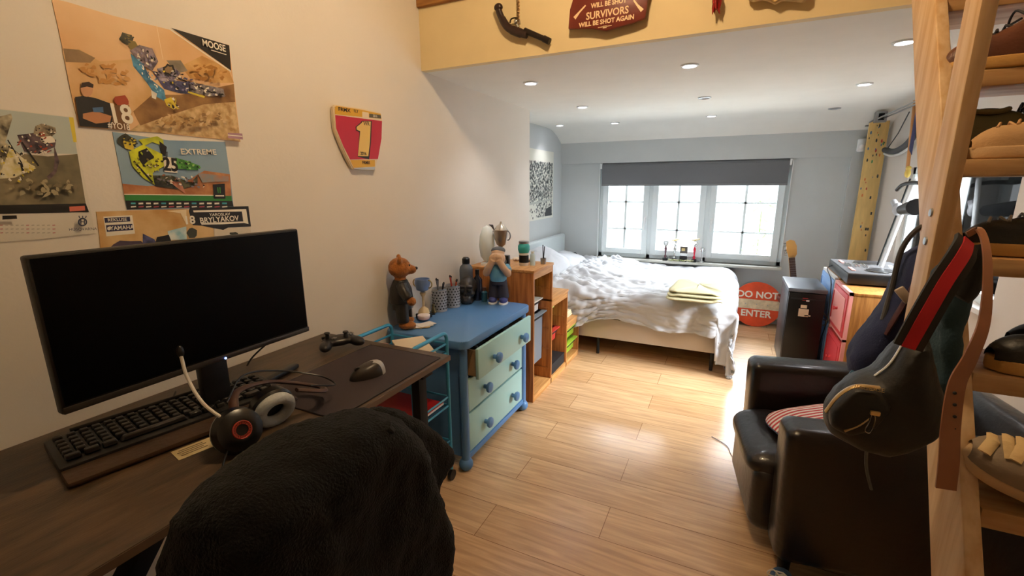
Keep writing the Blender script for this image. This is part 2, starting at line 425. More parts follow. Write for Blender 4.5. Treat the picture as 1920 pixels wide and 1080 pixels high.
for s in (-1, 1):
    MB().box((-1.05, .46+s*.13, .60), (.05, .035, .42), .002, (s*R(38), 0, 0)).build('brace', M_blackmat, dk)

# monitor
mo = thing('monitor', 'large flat black widescreen monitor switched off on the desk', 'monitor', (-1.235, .688, 0), rot=(0, 0, R(90)))
# local x runs along the wall, local -y faces the room
b = MB(); b.bb((-.312, -.012, .955), (.312, .014, 1.292), .005); b.bb((-.22, .014, 1.0), (.22, .05, 1.22), .02); b.build('housing', mat('monitor_shell', '#15120f', .45), mo)
b = MB(); b.bb((-.306, -.0135, .975), (.306, -.012, 1.286)); b.build('screen', mat('screen_off', '#010101', .35, spec=.12), mo, 0)
b = MB(); b.bb((-.311, -.016, .957), (.311, -.0125, .972), .002); b.build('bottom_bezel', mat('bezel', '#2b2622', .4), mo)
b = MB(); b.box((.02, .035, .90), (.075, .03, .28), .008); b.lathe([(0, 0), (.02, 0), (.02, .02), (0, .02)], (.02, .05, 1.06), rot=(R(90), 0, 0)); b.build('stand_neck', M_black, mo)
b = MB(); b.lathe([(0, DZ), (.055, DZ), (.055, DZ+.012), (.03, DZ+.03), (0, DZ+.03)], (.02, .03, 0))
for a, l_ in ((12, .32), (168, .20)): b.box((.02+l_/2*math.cos(R(a)), .03+l_/2*math.sin(R(a)), DZ+.009), (l_, .026, .016), .005, (0, 0, R(a)))
b.build('stand_foot', M_black, mo)
MB().ball((.03, -.018, .962), .003).build('power_light', emit('blue_led', '#7f9cff', 4), mo)
pts = spline([(-1.28, .70, DZ+.004), (-1.35, .60, DZ+.03), (-1.42, .66, DZ+.004), (-1.50, .72, DZ+.004)])
tag(MB().tube(pts, .0025, 6).build('cable', M_black), 'thin black cable looping on the desk behind the monitor foot', 'cable')
pts = spline([(-1.35, 1.02, DZ+.14), (-1.44, 1.0, DZ+.08), (-1.50, .97, DZ+.02), (-1.505, .94, DZ-.03)])
tag(MB().tube(pts, .003, 6).build('cable', M_black), 'black cable hanging behind the right lower corner of the monitor', 'cable')

# keyboard
ky = thing('keyboard', 'big black computer keyboard with a brown wrist rest on the desk', 'keyboard', (-1.288, .622, DZ), R(79))
b = MB(); b.box((0, .02, .014), (.50, .17, .022), .005, (R(2), 0, 0)); b.build('keyboard_base', M_black, ky)
b = MB(); b.box((0, -.10, .009), (.50, .075, .014), .006); b.build('wrist_rest', mat('wrist_rest', '#3b2615', .45, bump=.3, bscale=80), ky)
b = MB()
for r in range(6):
    y = .085-r*.024-(0 if r else -.004); x = -.235
    if r < 5:
        for k in range(20):
            if k in (14, 18) and r in (3,): x += .0236; continue
            b.box((x+.009, y, .030), (.019, .019, .011), .002, None, 1, (.8, .8)); x += .0236
    else:
        for wd in (.028, .028, .028, .14, .028, .028, .02, .02, .02, .042, .02):
            b.box((x+wd/2, y, .030), (wd, .019, .011), .002, None, 1, (.9, .8)); x += wd+.0045
b.build('keycaps', mat('keycap', '#171513', .35), ky)
MB().tube([(-.2, .115, .03), (.1, .115, .03)], .006).build('media_roller', M_black, ky)

# desk mat, mouse, gamepad, label
M_mat = mat('mouse_mat', '#2c2023', .8, bump=.2, bscale=700)
t = thing('mouse_mat', 'large dark mouse mat on the right end of the desk', 'mouse mat', (-1.085, 1.055, DZ+.002))
MB().box((0, 0, 0), (.335, .50, .004), .001).build('mat_surface', M_mat, t)
b = MB(); q = [(-.166, -.248, .0015), (.166, -.248, .0015), (.166, .248, .0015), (-.166, .248, .0015)]
b.tube(q, .0015, 6, closed=True); b.build('stitched_edge', M_black, t)
ms = thing('computer_mouse', 'black and grey computer mouse on the dark mouse mat', 'mouse', (-1.045, 1.065, DZ+.004), R(250))
def mfn(u, v):
    a = u*2*PI; ph = v*PI/2
    x = .062*math.cos(a)*math.cos(ph)**.55; y = .034*math.sin(a)*math.cos(ph)**.55*(1-.12*math.cos(a))
    z = .042*math.sin(ph)*(1-.28*(x/.062))
    return Vector((x, y, z))
b = MB(); b.grid(mfn, 32, 10, True); b.build('mouse_shell', mat('mouse_shell', '#26211b', .35), ms, 60)
b = MB(); b.grid(lambda u, v: mfn(.36+u*.28, v*.9)*1.012, 12, 8); b.build('palm_panel', mat('mouse_grey', '#a9a9a9', .3), ms, 60)
MB().cyl((.035, -.004, .031), (.035, .004, .031), .009).build('scroll_wheel', M_black, ms)
gp = thing('game_controller', 'black game controller lying near the wall at the right end of the desk', 'controller', (-1.345, 1.235, DZ+.008), R(60))
b = MB(); b.ball((0, 0, .022), (.062, .036, .020)); b.ball((-.058, -.028, .018), (.024, .045, .019), (0, 0, R(-18))); b.ball((.058, -.028, .018), (.024, .045, .019), (0, 0, R(18))); b.ball((0, .012, .024), (.066, .026, .018))
remesh(b.build('shell', mat('pad_black', '#17161a', .35), gp), .004, 5)
for x, y in ((-.042, .008), (.022, -.016)): MB().lathe([(.009, .036), (.007, .052), (.011, .056), (.010, .060), (0, .058)], (x, y, 0)).build('thumbstick', M_black, gp)
b = MB()
for dx, dy in ((0, .01), (0, -.01), (.01, 0), (-.01, 0)): b.ball((.045+dx, .01+dy, .040), .0045, n=8)
b.build('action_buttons', mat('pad_buttons', '#9a9793', .4), gp)
b = MB(); b.box((-.022, -.018, .040), (.020, .007, .006), .001); b.box((-.022, -.018, .040), (.007, .020, .006), .001); b.build('direction_pad', M_steel, gp)
for s in (-1, 1): MB().box((s*.043, .034, .032), (.032, .014, .012), .004).build('bumper', M_black, gp)
lb = thing('paper_label', 'small cream paper label with print lying beside the headset', 'label', (-1.125, .56, DZ+.001), R(78))
MB().box((0, 0, 0), (.085, .055, .0008)).build('label_sheet', mat('label_paper', '#cdbb8d', .7), lb, 0)
b = MB()
for i, (wd) in enumerate((.05, .06, .045, .055)): b.box((-.005, .015-i*.009, .0008), (wd, .0025, .0003))
b.build('print_lines', mat('label_print', '#4b3d28', .8), lb, 0)

# headset
hs = thing('headset', 'black gaming headset with red rings and a pale microphone arm on the desk', 'headphones', (-1.035, .655, DZ), R(62), None)
hs.scale = (1.12,)*3
M_hs = mat('headset_black', '#0f0d0c', .3)
def cup(c, ax, up):
    ax = Vector(ax).normalized(); M = Matrix.Translation(c) @ ax.to_track_quat('Z', 'Y').to_matrix().to_4x4()
    b = MB(); b._add(_l([(0, .026), (.020, .030), (.030, .030), (.044, .022), (.050, 0), (.047, -.006), (0, -.006)]), M); o = b.build('ear_cup', M_hs, hs)
    b = MB(); tm = bmesh.new(); bmesh.ops.create_circle(tm, segments=8, radius=.014); tm.free()
    ring = [(.034*math.cos(2*PI*k/28), .034*math.sin(2*PI*k/28), -.014) for k in range(28)]
    b.tube(ring, .014, 10, closed=True); bmesh.ops.transform(b.bm, matrix=M, verts=b.bm.verts); b.build('ear_cushion', mat('ear_cushion', '#b9bfc1', .8, bump=.4, bscale=200, var=.2), o)
    b = MB(); ring = [(.018*math.cos(2*PI*k/28), .018*math.sin(2*PI*k/28), .0305) for k in range(28)]
    b.tube(ring, .0018, 8, closed=True)
    for k in range(28): b.box((.0145*math.cos(2*PI*k/28), .0145*math.sin(2*PI*k/28), .0305), (.005, .002, .002), 0, (0, 0, 2*PI*k/28))
    bmesh.ops.transform(b.bm, matrix=M, verts=b.bm.verts); b.build('red_ring', mat('headset_red', '#8f2c1c', .4), o)
def _l(prof, n=28):
    m = MB(); m.lathe(prof, n=n); bm = m.bm; return bm
cup((-.035, -.03, .045), (.25, -.85, .35), 0)
cup((.045, .045, .045), (-.25, .85, .35), 0)
pts = spline([(-.035, -.01, .085), (-.02, .05, .10), (.05, .13, .075), (.12, .15, .045), (.17, .11, .035), (.16, .05, .05), (.10, .035, .075)])
MB().tube(pts, .010, 8, flat=(1, .5)).build('headband', mat('headband_brown', '#3a2015', .5), hs)
pts = spline([(-.045, -.0, .10), (.0, .08, .125), (.09, .16, .085), (.18, .15, .05), (.20, .08, .045), (.13, .03, .08)])
MB().tube(pts, .0022, 6).build('steel_bow', M_black, hs)
pts = spline([(-.045, -.045, .07), (-.085, .0, .11), (-.105, .04, .16), (-.11, .06, .205)])
MB().tube(pts, .0035, 8).build('microphone_arm', mat('mic_arm', '#cfcac2', .4), hs)
MB().ball((-.11, .062, .213), (.007, .007, .014)).build('microphone_tip', M_black, hs)
pts = spline([(-.05, -.05, .03), (-.07, -.10, .004), (-.02, -.15, .004), (.05, -.17, .004)])
MB().tube(pts, .002, 6).build('headset_cable', M_black, hs)

# ================================================================== CHAIR + FLEECE JACKET
ch = thing('office_chair', 'black swivel office chair hidden under a black fleece jacket', 'chair', (-.80, .40, 0), R(90))
b = MB(); b.box((0, -.02, .47), (.50, .48, .08), .035, None, 3); b.build('seat', M_blackmat, ch)
b = MB(); b.box((0, -.27, .76), (.36, .05, .44), .028, (R(-6), 0, 0), 3); b.build('backrest', M_blackmat, ch)
b = MB(); b.box((0, -.29, .52), (.06, .02, .28), .006, (R(-4), 0, 0)); b.build('back_bar', M_black, ch)
b = MB(); b.cyl((0, 0, .10), (0, 0, .43), .025); b.build('gas_column', M_black, ch)
b = MB()
for k in range(5): a = 2*PI*k/5; b.box((.14*math.cos(a), .14*math.sin(a), .085), (.27, .04, .03), .008, (0, 0, a))
b.build('star_base', M_black, ch)
for k in range(5): a = 2*PI*k/5; MB().cyl((.27*math.cos(a)-.01, .27*math.sin(a), .032), (.27*math.cos(a)+.02, .27*math.sin(a), .032), .032).build('caster', M_black, ch)
# the jacket: draped as thick pile over the backrest
M_fleece = mat('black_fleece', '#040404', .95, bump=1, bscale=260, sheen=.04, spec=.2)
def padded(pts, axis, val, th, edge=.62, n=6, power=2.4):
    """thick soft body: closed outline with its own depth, swollen in the middle"""
    q = [on(axis, val, a, c) for a, c in pts]; c = sum(q, Vector())/len(q); i = 'xyz'.index(axis)
    bm = bmesh.new(); rings = []; m = len(q)
    for k in range(-n, n+1):
        f = math.sin(k/n*PI/2); s_ = edge+(1-edge)*max(0, 1-abs(f)**power)**.5; ring = []
        for v in q:
            w_ = c+(v-c)*s_; w_[i] = val+f*th/2; ring.append(bm.verts.new(w_))
        rings.append(ring)
    for A, B in zip(rings, rings[1:]):
        for j in range(m): bm.faces.new((A[j], A[(j+1) % m], B[(j+1) % m], B[j]))
    bm.faces.new(rings[0]); bm.faces.new(rings[-1]); bmesh.ops.recalc_face_normals(bm, faces=bm.faces)
    return bm
jk = thing('fleece_jacket', 'black teddy fleece jacket slung over the back of the office chair', 'jacket', (0, 0, 0))
jx = lambda P_, cx=600, k=.95, dy=26: [(cx+(a-cx)*k, c+dy) for a, c in P_]
b = MB(); b._add(padded(jx([(250, 1300), (300, 1120), (316, 1045), (345, 965), (400, 895), (470, 845), (550, 800), (620, 765), (690, 745), (728, 752), (752, 790), (778, 850), (800, 910), (814, 975), (812, 1060), (800, 1140), (780, 1250), (600, 1500), (350, 1500)]), 'x', -.52, .17, .80))
o = b.build('jacket_body', M_fleece, jk); remesh(o, .010, 8); dispnoise(o, .03, .14); dispnoise(o, .008, .010)
b = MB(); b._add(padded(jx([(690, 800), (712, 772), (750, 776), (800, 812), (838, 845), (834, 868), (808, 900), (785, 950), (740, 960), (690, 860)], 740, .93, -8), 'x', -.60, .12, .75))
o = b.build('jacket_hood', M_fleece, jk); remesh(o, .010, 8); dispnoise(o, .02, .10); dispnoise(o, .008, .010)
b = MB(); b.tube(spline([on('x', -.455, a, c) for a, c in ((722, 800), (742, 825), (757, 860), (777, 905), (790, 965), (792, 1025), (784, 1090))]), .009, 8)
o = b.build('front_hem', mat('fleece_edge', '#161514', .95, bump=1, bscale=300), jk); dispnoise(o, .008, .01)
# ================================================================== TROLLEY
M_tro = mat('trolley_blue', '#3c98c4', .35, metal=.2)
tr_ = thing('storage_trolley', 'teal blue tube trolley with shelves between desk and blue dresser', 'trolley', (0, 0, 0))
for x in (-1.13, -1.45):
    MB().tube([(x, 1.40, .06), (x, 1.40, .73)]+[(x, 1.43-.03*math.cos(R(a)), .735+.03*math.sin(R(a))) for a in range(0, 91, 15)]+[(x, 1.63+.03*math.sin(R(a)), .735+.03*math.cos(R(a))) for a in range(0, 91, 15)]+[(x, 1.66, .06)], .009, 10).build('side_tube', M_tro, tr_)
for z in (.665, .40, .17):
    sh = MB().bb((-1.44, 1.41, z), (-1.14, 1.65, z+.006)).build('shelf', mat('trolley_shelf', '#245f86', .45, metal=.2), tr_)
    b = MB()
    for dz in (0, .045): b.tube([(-1.45, 1.40, z+dz), (-1.13, 1.40, z+dz), (-1.13, 1.66, z+dz), (-1.45, 1.66, z+dz)], .0055, 8, closed=True)
    b.build('shelf_rail', M_tro, sh)
for x in (-1.13, -1.45):
    for y in (1.40, 1.66):
        b = MB(); b.cyl((x-.009, y, .026), (x+.009, y, .026), .026); b.cyl((x, y, .03), (x, y, .065), .008); b.build('caster', M_black, tr_)
t = thing('paper_stack', 'loose cream papers lying on the top tray of the blue trolley', 'paper', (-1.26, 1.53, .672), .3)
for i in range(4): MB().box((.01*i, .008*i, .006+i*.009), (.15, .2, .008), .001, (R(3*i), R(2), R(13*i))).build('paper_sheet', mat('paper_cream', '#d6c7ae', .8), t, 0)
t = thing('card_box', 'small pink card box on the back of the trolley tray', 'box', (-1.40, 1.50, .671), .2)
MB().box((0, 0, .02), (.07, .09, .04), .003).build('box_body', mat('card_pink', '#c98f84', .7), t)
MB().box((0, 0, .0405), (.05, .05, .001)).build('box_label', mat('card_red', '#b04438', .7), t)
t = thing('red_folder', 'bright red folder lying on the middle shelf of the trolley', 'folder', (-1.28, 1.53, .408), 0)
MB().box((0, 0, .008), (.27, .22, .014), .003).build('folder_cover', mat('folder_red', '#a81310', .45), t)
MB().box((.0, 0, .008), (.272, .214, .009)).build('folder_pages', M_white, t, 0)

# ================================================================== DRESSER
M_dr = mat('dresser_blue', '#5584b8', .38)
M_mint = mat('dresser_mint', '#a3cfcb', .42)
DT = .705
dr = thing('dresser', 'chunky blue dresser with mint drawers, the top one pulled open', 'dresser', (0, 0, 0))
def rrect(x0, y0, x1, y1, r, n=6):
    out = []
    for cx, cy, a0 in ((x1-r, y1-r, 0), (x0+r, y1-r, 90), (x0+r, y0+r, 180), (x1-r, y0+r, 270)):
        for k in range(n+1): a = R(a0+90*k/n); out.append((cx+r*math.cos(a), cy+r*math.sin(a)))
    return out
MB().prism(rrect(-1.552, 1.715, -1.065, 2.50, .045), (0, 0, DT-.045), (1, 0, 0), (0, 1, 0), (0, 0, .045), .008).build('top', M_dr, dr)
b = MB(); b.bb((-1.54, 1.755, .07), (-1.115, 1.775, .66)); b.bb((-1.54, 2.44, .07), (-1.115, 2.46, .66)); b.bb((-1.54, 1.775, .07), (-1.49, 2.44, .66)); b.bb((-1.49, 1.775, .07), (-1.115, 2.44, .085)); b.build('carcass', M_dr, dr, 0)
for y in (1.757, 2.458):
    for x in (-1.515, -1.105):
        MB().cyl((x, y, .06), (x, y, .66), .022).build('corner_post', M_dr, dr)
        MB().ball((x, y, .036), (.036, .036, .036)).build('ball_foot', M_dr, dr)
MB().bb((-1.12, 1.775, .055), (-1.09, 2.44, .085), .004).build('plinth', M_dr, dr)
def drawer(z0, z1, x, box=False):
    y0, y1 = 1.785, 2.43
    d = MB().bb((x-.018, y0, z0+.004), (x, y1, z1-.004), .004).build('drawer', M_mint, dr)
    for y in (1.945, 2.285):
        zc = (z0+z1)/2-.012
        b = MB(); b.lathe([(.012, 0), (.012, .018), (.026, .024), (.029, .032), (.026, .040), (.012, .046), (0, .047)], (x, y, zc), rot=(0, R(90), 0)); b.build('knob', M_dr, d)
    if box:
        b = MB(); b.bb((x-.36, y0+.02, z0+.01), (x-.018, y0+.03, z1-.02)); b.bb((x-.36, y1-.03, z0+.01), (x-.018, y1-.02, z1-.02)); b.bb((x-.36, y0+.02, z0+.01), (x-.018, y1-.02, z0+.016)); b.bb((x-.36, y0+.02, z0+.01), (x-.35, y1-.02, z1-.02))
        b.build('drawer_box', mat('drawer_pine', '#a58a62', .6), d, 0)
drawer(.49, .657, -1.035, True); drawer(.305, .487, -1.095); drawer(.085, .302, -1.095)
b = MB(); random.seed(3)
for i in range(16): b.ball((-1.10-random.random()*.14, 1.85+random.random()*.52, .60+random.random()*.03), (.03+random.random()*.03, .03+random.random()*.03, .02), (0, random.random(), random.random()*3), 8)
tag(b.build('drawer_clutter', mat('clutter', '#6f7378', .8, color2='#1e1d20', vscale=25)), 'jumble of small dark and pale things inside the open drawer', 'clutter', None, 'stuff')

# ---- things on the dresser
def ontop(px, py, z=DT, m=-1.50): p = on('z', z, px, py); return (max(p.x, m), p.y-.3*max(0, m-p.x), z)
# teddy bear, leaning at the wall, looking right
M_fur = mat('bear_fur', '#a9682c', .95, bump=1, bscale=150, var=.35, vscale=30, sheen=.2)
M_leather = mat('black_leather', '#1a1613', .38, bump=.5, bscale=60)
bp = (-1.485, 1.79)
be = thing('teddy_bear', 'brown teddy bear in a black leather jacket and trousers standing by the wall', 'teddy bear', (bp[0], bp[1], DT), R(42))
# local +x = the way the bear looks
b = MB()
b.ball((0, 0, .315), (.056, .052, .052)); b.ball((.05, 0, .302), (.034, .027, .024)); b.ball((0, .042, .358), (.012, .020, .022)); b.ball((0, -.042, .358), (.012, .020, .022)); b.ball((0, 0, .25), (.03, .03, .03))
b.ball((.02, .055, .022), (.045, .027, .022)); b.ball((.02, -.045, .022), (.045, .027, .022)); b.ball((.035, .083, .155), .023); b.ball((.045, -.083, .155), .023)
b.tube([(0, .04, .02), (0, .03, .1), (0, 0, .18), (0, 0, .26)], [.022, .025, .03, .03])
b.tube([(0, -.04, .02), (0, -.03, .1), (0, 0, .18)], [.022, .025, .03]); b.tube([(0, .04, .22), (.03, .08, .155)], .016); b.tube([(0, -.04, .22), (.04, -.08, .155)], .016)
o = b.build('bear_body', M_fur, be); remesh(o, .005, 3); dispnoise(o, .006, .008)
for s in (-1, 1): MB().ball((.046, s*.020, .328), .0065, n=10).build('eye', M_black, be)
MB().ball((.082, 0, .308), (.009, .012, .008), n=10).build('nose', M_black, be)
b = MB(); b.tube([(0, 0, .13), (0, 0, .16), (0, 0, .21), (0, 0, .255)], [.056, .060, .054, .034], 20)
for s in (-1, 1): b.tube([(0, s*.038, .235), (.012, s*.068, .20), (.03, s*.082, .168)], [.027, .027, .026], 14)
remesh(b.build('leather_jacket', M_leather, be), .005, 3)
b = MB(); b.tube([(0, 0, .14), (0, 0, .10)], .050, 18)
for s in (-1, 1): b.tube([(0, s*.025, .13), (.0, s*.045, .035)], [.034, .030], 14)
remesh(b.build('trousers', M_leather, be), .005, 3)
b = MB()
for k in range(6): b.ball((.058-.003*k, .006, .15+.017*k), .006, n=8)
b.build('buttons', M_white, be)
# small cup trophy
M_gold = mat('pale_gold', '#c8b27c', .3, .8)
tp = thing('trophy_cup', 'small two-handled trophy cup on a black base beside the teddy bear', 'trophy', ontop(783, 592, DT, -1.49))
tp.scale = (1.2,)*3
MB().box((0, 0, .012), (.055, .055, .024), .003).build('base', M_black, tp)
MB().lathe([(.028, .024), (.022, .04), (.006, .055), (.006, .10), (.014, .115), (.014, .12), (.006, .125)], n=24).build('stem', mat('trophy_cream', '#cdb892', .4), tp)
MB().lathe([(.004, .122), (.028, .135), (.036, .165), (.034, .185), (.031, .185), (.026, .14)], n=24).build('cup', mat('trophy_blue', '#7f9bc9', .3, .5), tp)
for s in (-1, 1): MB().tube([(s*(.034+.018*math.sin(R(a))), 0, .163+.018*math.cos(R(a))) for a in range(0, 181, 20)], .003, 8).build('handle', M_gold, tp)
# black battery box with silver top
t = thing('electric_shaver', 'black standing shaver with a silver square head in front of the bear', 'shaver', ontop(762, 604), .4)
MB().box((0, 0, .045), (.032, .028, .09), .006).build('handle_body', M_black, t)
MB().box((0, 0, .098), (.048, .036, .028), .005).build('shaver_head', M_steel, t)
MB().box((.0, -.019, .098), (.034, .002, .008), .0005).build('foil_slot', M_black, t)
t = thing('watch', 'round black and white watch lying on the dresser in front of the trophy', 'watch', ontop(795, 590), .3)
MB().lathe([(0, .004), (.02, .004), (.022, .0), (.024, .008), (.020, .011), (0, .010)], n=24).build('watch_case', M_black, t)
MB().lathe([(0, .0112), (.014, .0112), (.014, .0108)], n=24).build('dial', M_white, t)
MB().tube([(.02, 0, .006), (.035, .02, .004), (.02, .045, .004), (-.02, .045, .004), (-.035, .02, .004), (-.02, 0, .006)], .007, 8, flat=(1, .4)).build('strap', M_black, t)
t = thing('playing_cards', 'spread of white cards and leaflets on the near corner of the blue dresser', 'cards', ontop(788, 612), .5)
for i in range(5): MB().box((.012*i-.02, .014*math.sin(i*2.1), .001+.0018*i), (.095, .062, .0012), 0, (0, 0, R(-25+17*i))).build('card', mat('card_white', '#e7e0d6', .6) if i != 2 else mat('card_yellow', '#c9b07a', .6), t, 0)
t = thing('soap_dish', 'small pinkish white round box on the cards by the bear', 'box', (ontop(795, 601)[0], ontop(795, 601)[1], DT+.010), .2)
MB().lathe([(0, 0), (.030, 0), (.033, .006), (.033, .014), (0, .014)]).build('box_body', mat('pinkish', '#e0c4c4', .5), t)
MB().lathe([(.034, .014), (.034, .022), (.028, .025), (0, .025)]).build('box_lid', mat('pinkish_white', '#eadcd8', .5), t)
t = thing('figurine', 'tiny metal figurine standing in front of the silver pen pots', 'figurine', ontop(811, 586))
remesh(MB().ball((0, 0, .045), .010, n=8).tube([(0, 0, .04), (0, 0, .02), (.01, 0, 0)], [.008, .012, .010]).tube([(0, 0, .02), (-.012, 0, 0)], [.009, .006]).ball((0, 0, .004), (.018, .015, .004)).build('figure_body', mat('brass_dark', '#6d6448', .4, .7), t), .002, 2)
# perforated steel pen pots
def penpot(loc, label, pens, h=.105):
    t = thing('pen_pot', label, 'pen holder', loc, group='perforated pen pots'); t.scale = (1.15, 1.15, 1.3)
    MB().lathe([(0, .002), (.036, .002), (.038, h), (.036, h), (.034, .006), (0, .006)], n=36).build('pot', mat('pot_steel', '#a8abaf', .4, .35), t)
    MB().lathe([(.039, h-.003), (.040, h), (.037, h+.001)], n=36).build('rim', M_chrome, t)
    b = MB()
    for r in range(7):
        for k in range(14): a = 2*PI*(k+.5*(r % 2))/14; rr = .0368+.0018*r/7; b.box((rr*math.cos(a), rr*math.sin(a), .016+r*.0125), (.0012, .007, .0055), 0, (0, 0, a))
    b.build('perforations', M_blackmat, t, 0)
    for i, c in enumerate(pens):
        a = i*2.4; r0 = .010; tp_ = (.025*math.cos(a), .025*math.sin(a), h+.02+.012*(i % 3))
        q = thing('pen', 'pen standing in the '+label.split(' on ')[0]+', with '+c[1]+' barrel', 'pen', loc, group='pens in the pots'); q.scale = (1.15, 1.15, 1.3)
        MB().cyl((r0*math.cos(a+2), r0*math.sin(a+2), .012), tp_, .0042).build('barrel', mat('pen_'+c[1], c[0], .4), q)
        MB().ball(tp_, (.0046, .0046, .007), n=8).build('pen_end', M_black, q)
penpot(ontop(808, 578, DT, -1.49), 'left silver perforated pen pot on the blue dresser', [('#141414', 'black'), ('#3b3f49', 'charcoal'), ('#6b6d72', 'grey'), ('#232a44', 'navy')])
penpot(ontop(838, 572, DT, -1.47), 'right silver perforated pen pot on the blue dresser', [('#c8552c', 'orange'), ('#8e8f92', 'silver'), ('#b33b25', 'red'), ('#5a5e68', 'slate')])
# black skull
sk = thing('skull', 'dark bronze-black skull ornament on the blue dresser facing the room', 'skull', ontop(872, 566, DT, -1.44), R(-70))
sk.scale = (1.22,)*3
b = MB(); b.ball((-.012, 0, .085), (.062, .046, .050)); b.ball((.028, 0, .068), (.030, .036, .040)); b.ball((.038, 0, .030), (.024, .026, .028)); b.ball((.02, .03, .055), (.028, .013, .012)); b.ball((.02, -.03, .055), (.028, .013, .012)); b.box((0, 0, .012), (.08, .06, .022), .008); b.ball((-.01, 0, .04), (.045, .032, .04))
for s in (-1, 1): b.ball((.045, s*.019, .094), (.016, .018, .006))
o = b.build('cranium', mat('skull_black', '#2b2826', .4, bump=.3, bscale=60, var=.4, vscale=20), sk); remesh(o, .004, 3)
for s in (-1, 1): MB().ball((.054, s*.018, .076), (.011, .013, .012)).build('eye_socket', M_blackmat, sk)
MB().ball((.064, 0, .058), (.005, .006, .009)).build('nose_hole', M_blackmat, sk)
b = MB()
for r in range(2):
    for k in range(-4, 5): b.box((.061-.0012*k*k, k*.0052, .041-.012*r), (.005, .0042, .010), .001, (0, 0, R(k*9)))
b.build('teeth', mat('skull_teeth', '#57524c', .45), sk)
# bottles at the back
def bottle(loc, prof, m, cap, label, name='bottle', capm=None, cat='bottle', band=None, sc_=1):
    t = thing(name, label, cat, loc); t.scale = (sc_,)*3
    MB().lathe(prof, n=28).build('bottle_body', m, t)
    if cap: MB().lathe(cap, n=24).build('cap', capm or M_black, t)
    if band: MB().lathe(band[0], n=28).build('bottle_label', band[1], t)
    return t
x, y, z = ontop(879, 555)
bottle((-1.49, 2.44, DT), [(0, 0), (.031, 0), (.033, .01), (.033, .15), (.030, .165), (.018, .178), (.018, .185)], mat('smoke_grey', '#5b626e', .2, var=.1), [(.017, .18), (.019, .183), (.019, .205), (.012, .212), (0, .212)], 'tall grey drinking bottle with a black cap behind the skull', sc_=1.3)
x, y, z = ontop(896, 552)
bottle((-1.42, 2.46, DT), [(0, 0), (.024, 0), (.026, .01), (.026, .11), (.010, .13), (.010, .145)], mat('navy_glass', '#141a2b', .25), [(.012, .14), (.012, .165), (0, .167)], 'dark navy bottle between the grey bottle and the wooden unit', sc_=1.2)
x, y, z = ontop(903, 558)
bottle((-1.36, 2.44, DT), [(0, 0), (.019, 0), (.020, .006), (.020, .06), (.010, .07), (.010, .074)], mat('teal_glass', '#2b5a6c', .12, coat=.5), [(.011, .07), (.011, .092), (0, .093)], 'small teal perfume bottle with a brown cap at the back of the dresser', capm=mat('cap_brown', '#5a3a2c', .4))
# figurine covering its face
fg = thing('figurine', 'standing figurine in blue shirt and dark trousers hiding its face in its hands', 'figurine', (-1.262, 2.445, DT), R(-75))
fg.scale = (1.22,)*3
M_skin = mat('figure_tan', '#cbaa8c', .55); M_jean = mat('figure_dark', '#2c2c3a', .7, bump=.3, bscale=60); M_fblue = mat('figure_blue', '#5d9bbb', .6, bump=.4, bscale=90); M_fshoe = mat('figure_shoe', '#3a4384', .5)
# local +x forward
b = MB(); b.ball((.014, 0, .232), (.040, .040, .036)); b.ball((0, 0, .262), (.034, .034, .022)); b.tube([(0, 0, .20), (0, 0, .22)], .02)
for s in (-1, 1):
    b.tube([(0, s*.045, .185), (.028, s*.055, .160), (.050, s*.034, .195), (.055, s*.014, .232)], [.019, .020, .018, .016], 12)
    for k in range(5): b.tube([(.055, s*(.006+.007*k), .225), (.058, s*(.005+.006*k), .245), (.052, s*(.005+.005*k), .262-.002*k)], .0042, 8)
o = b.build('skin', M_skin, fg); remesh(o, .003, 2)
MB().ball((-.006, 0, .270), (.034, .036, .020)).build('cap', mat('figure_cap', '#565b62', .7), fg)
b = MB(); b.tube([(0, 0, .115), (0, 0, .14), (0, 0, .18), (0, 0, .205)], [.040, .045, .046, .028], 20)
for s in (-1, 1): b.tube([(0, s*.035, .19), (.018, s*.054, .168)], [.024, .023], 12)
remesh(b.build('shirt', M_fblue, fg), .003, 3)
b = MB(); b.tube([(0, 0, .13), (0, 0, .10)], .040, 18)
for s in (-1, 1): b.tube([(0, s*.018, .12), (.0, s*.024, .07), (.0, s*.026, .028)], [.026, .027, .029], 14)
remesh(b.build('trousers', M_jean, fg), .003, 3)
for s in (-1, 1):
    q = MB().ball((.012, s*.028, .020), (.034, .022, .018)).build('shoe', M_fshoe, fg)
    MB().prism([(.046*math.cos(2*PI*k/20)*.85, .023*math.sin(2*PI*k/20)) for k in range(20)], (.012, s*.028, 0), (1, 0, 0), (0, 1, 0), (0, 0, .009), .002).build('shoe_sole', M_white, q)

# ================================================================== STEPPED STORAGE UNIT
M_pine = wood('pine_stained', '#bb7c3f', '#8f5423', 2)
M_pinel = wood('pine_light', '#cf9a5e', '#b07a40', 1)
TT = .90
tw = thing('stepped_storage_unit', 'stepped pine toy storage unit descending from the blue dresser to the bed', 'storage unit', (0, 0, 0))
ys = [2.575, 2.925, 3.265, 3.58]; tops = [TT, .64, .365]
th = .018; X0, X1 = -1.55, -1.08
for i, y in enumerate(ys):
    h = tops[max(0, i-1)] if i else tops[0]
    MB().bb((X0, y-(.0 if i == 0 else th), 0), (X1, y+(th if i == 0 else 0), h-th), .001).build('upright_panel', M_pine, tw)
for i in range(3):
    MB().bb((X0, ys[i]-(.004 if i == 0 else th), tops[i]-th), (X1+.004, ys[i+1]+.004, tops[i]), .002).build('top_board', M_pinel, tw)
    MB().bb((X1-.016, ys[i]+(th if i == 0 else 0), tops[i]-.06), (X1, ys[i+1]-th, tops[i]-th)).build('front_rail', M_pinel, tw)
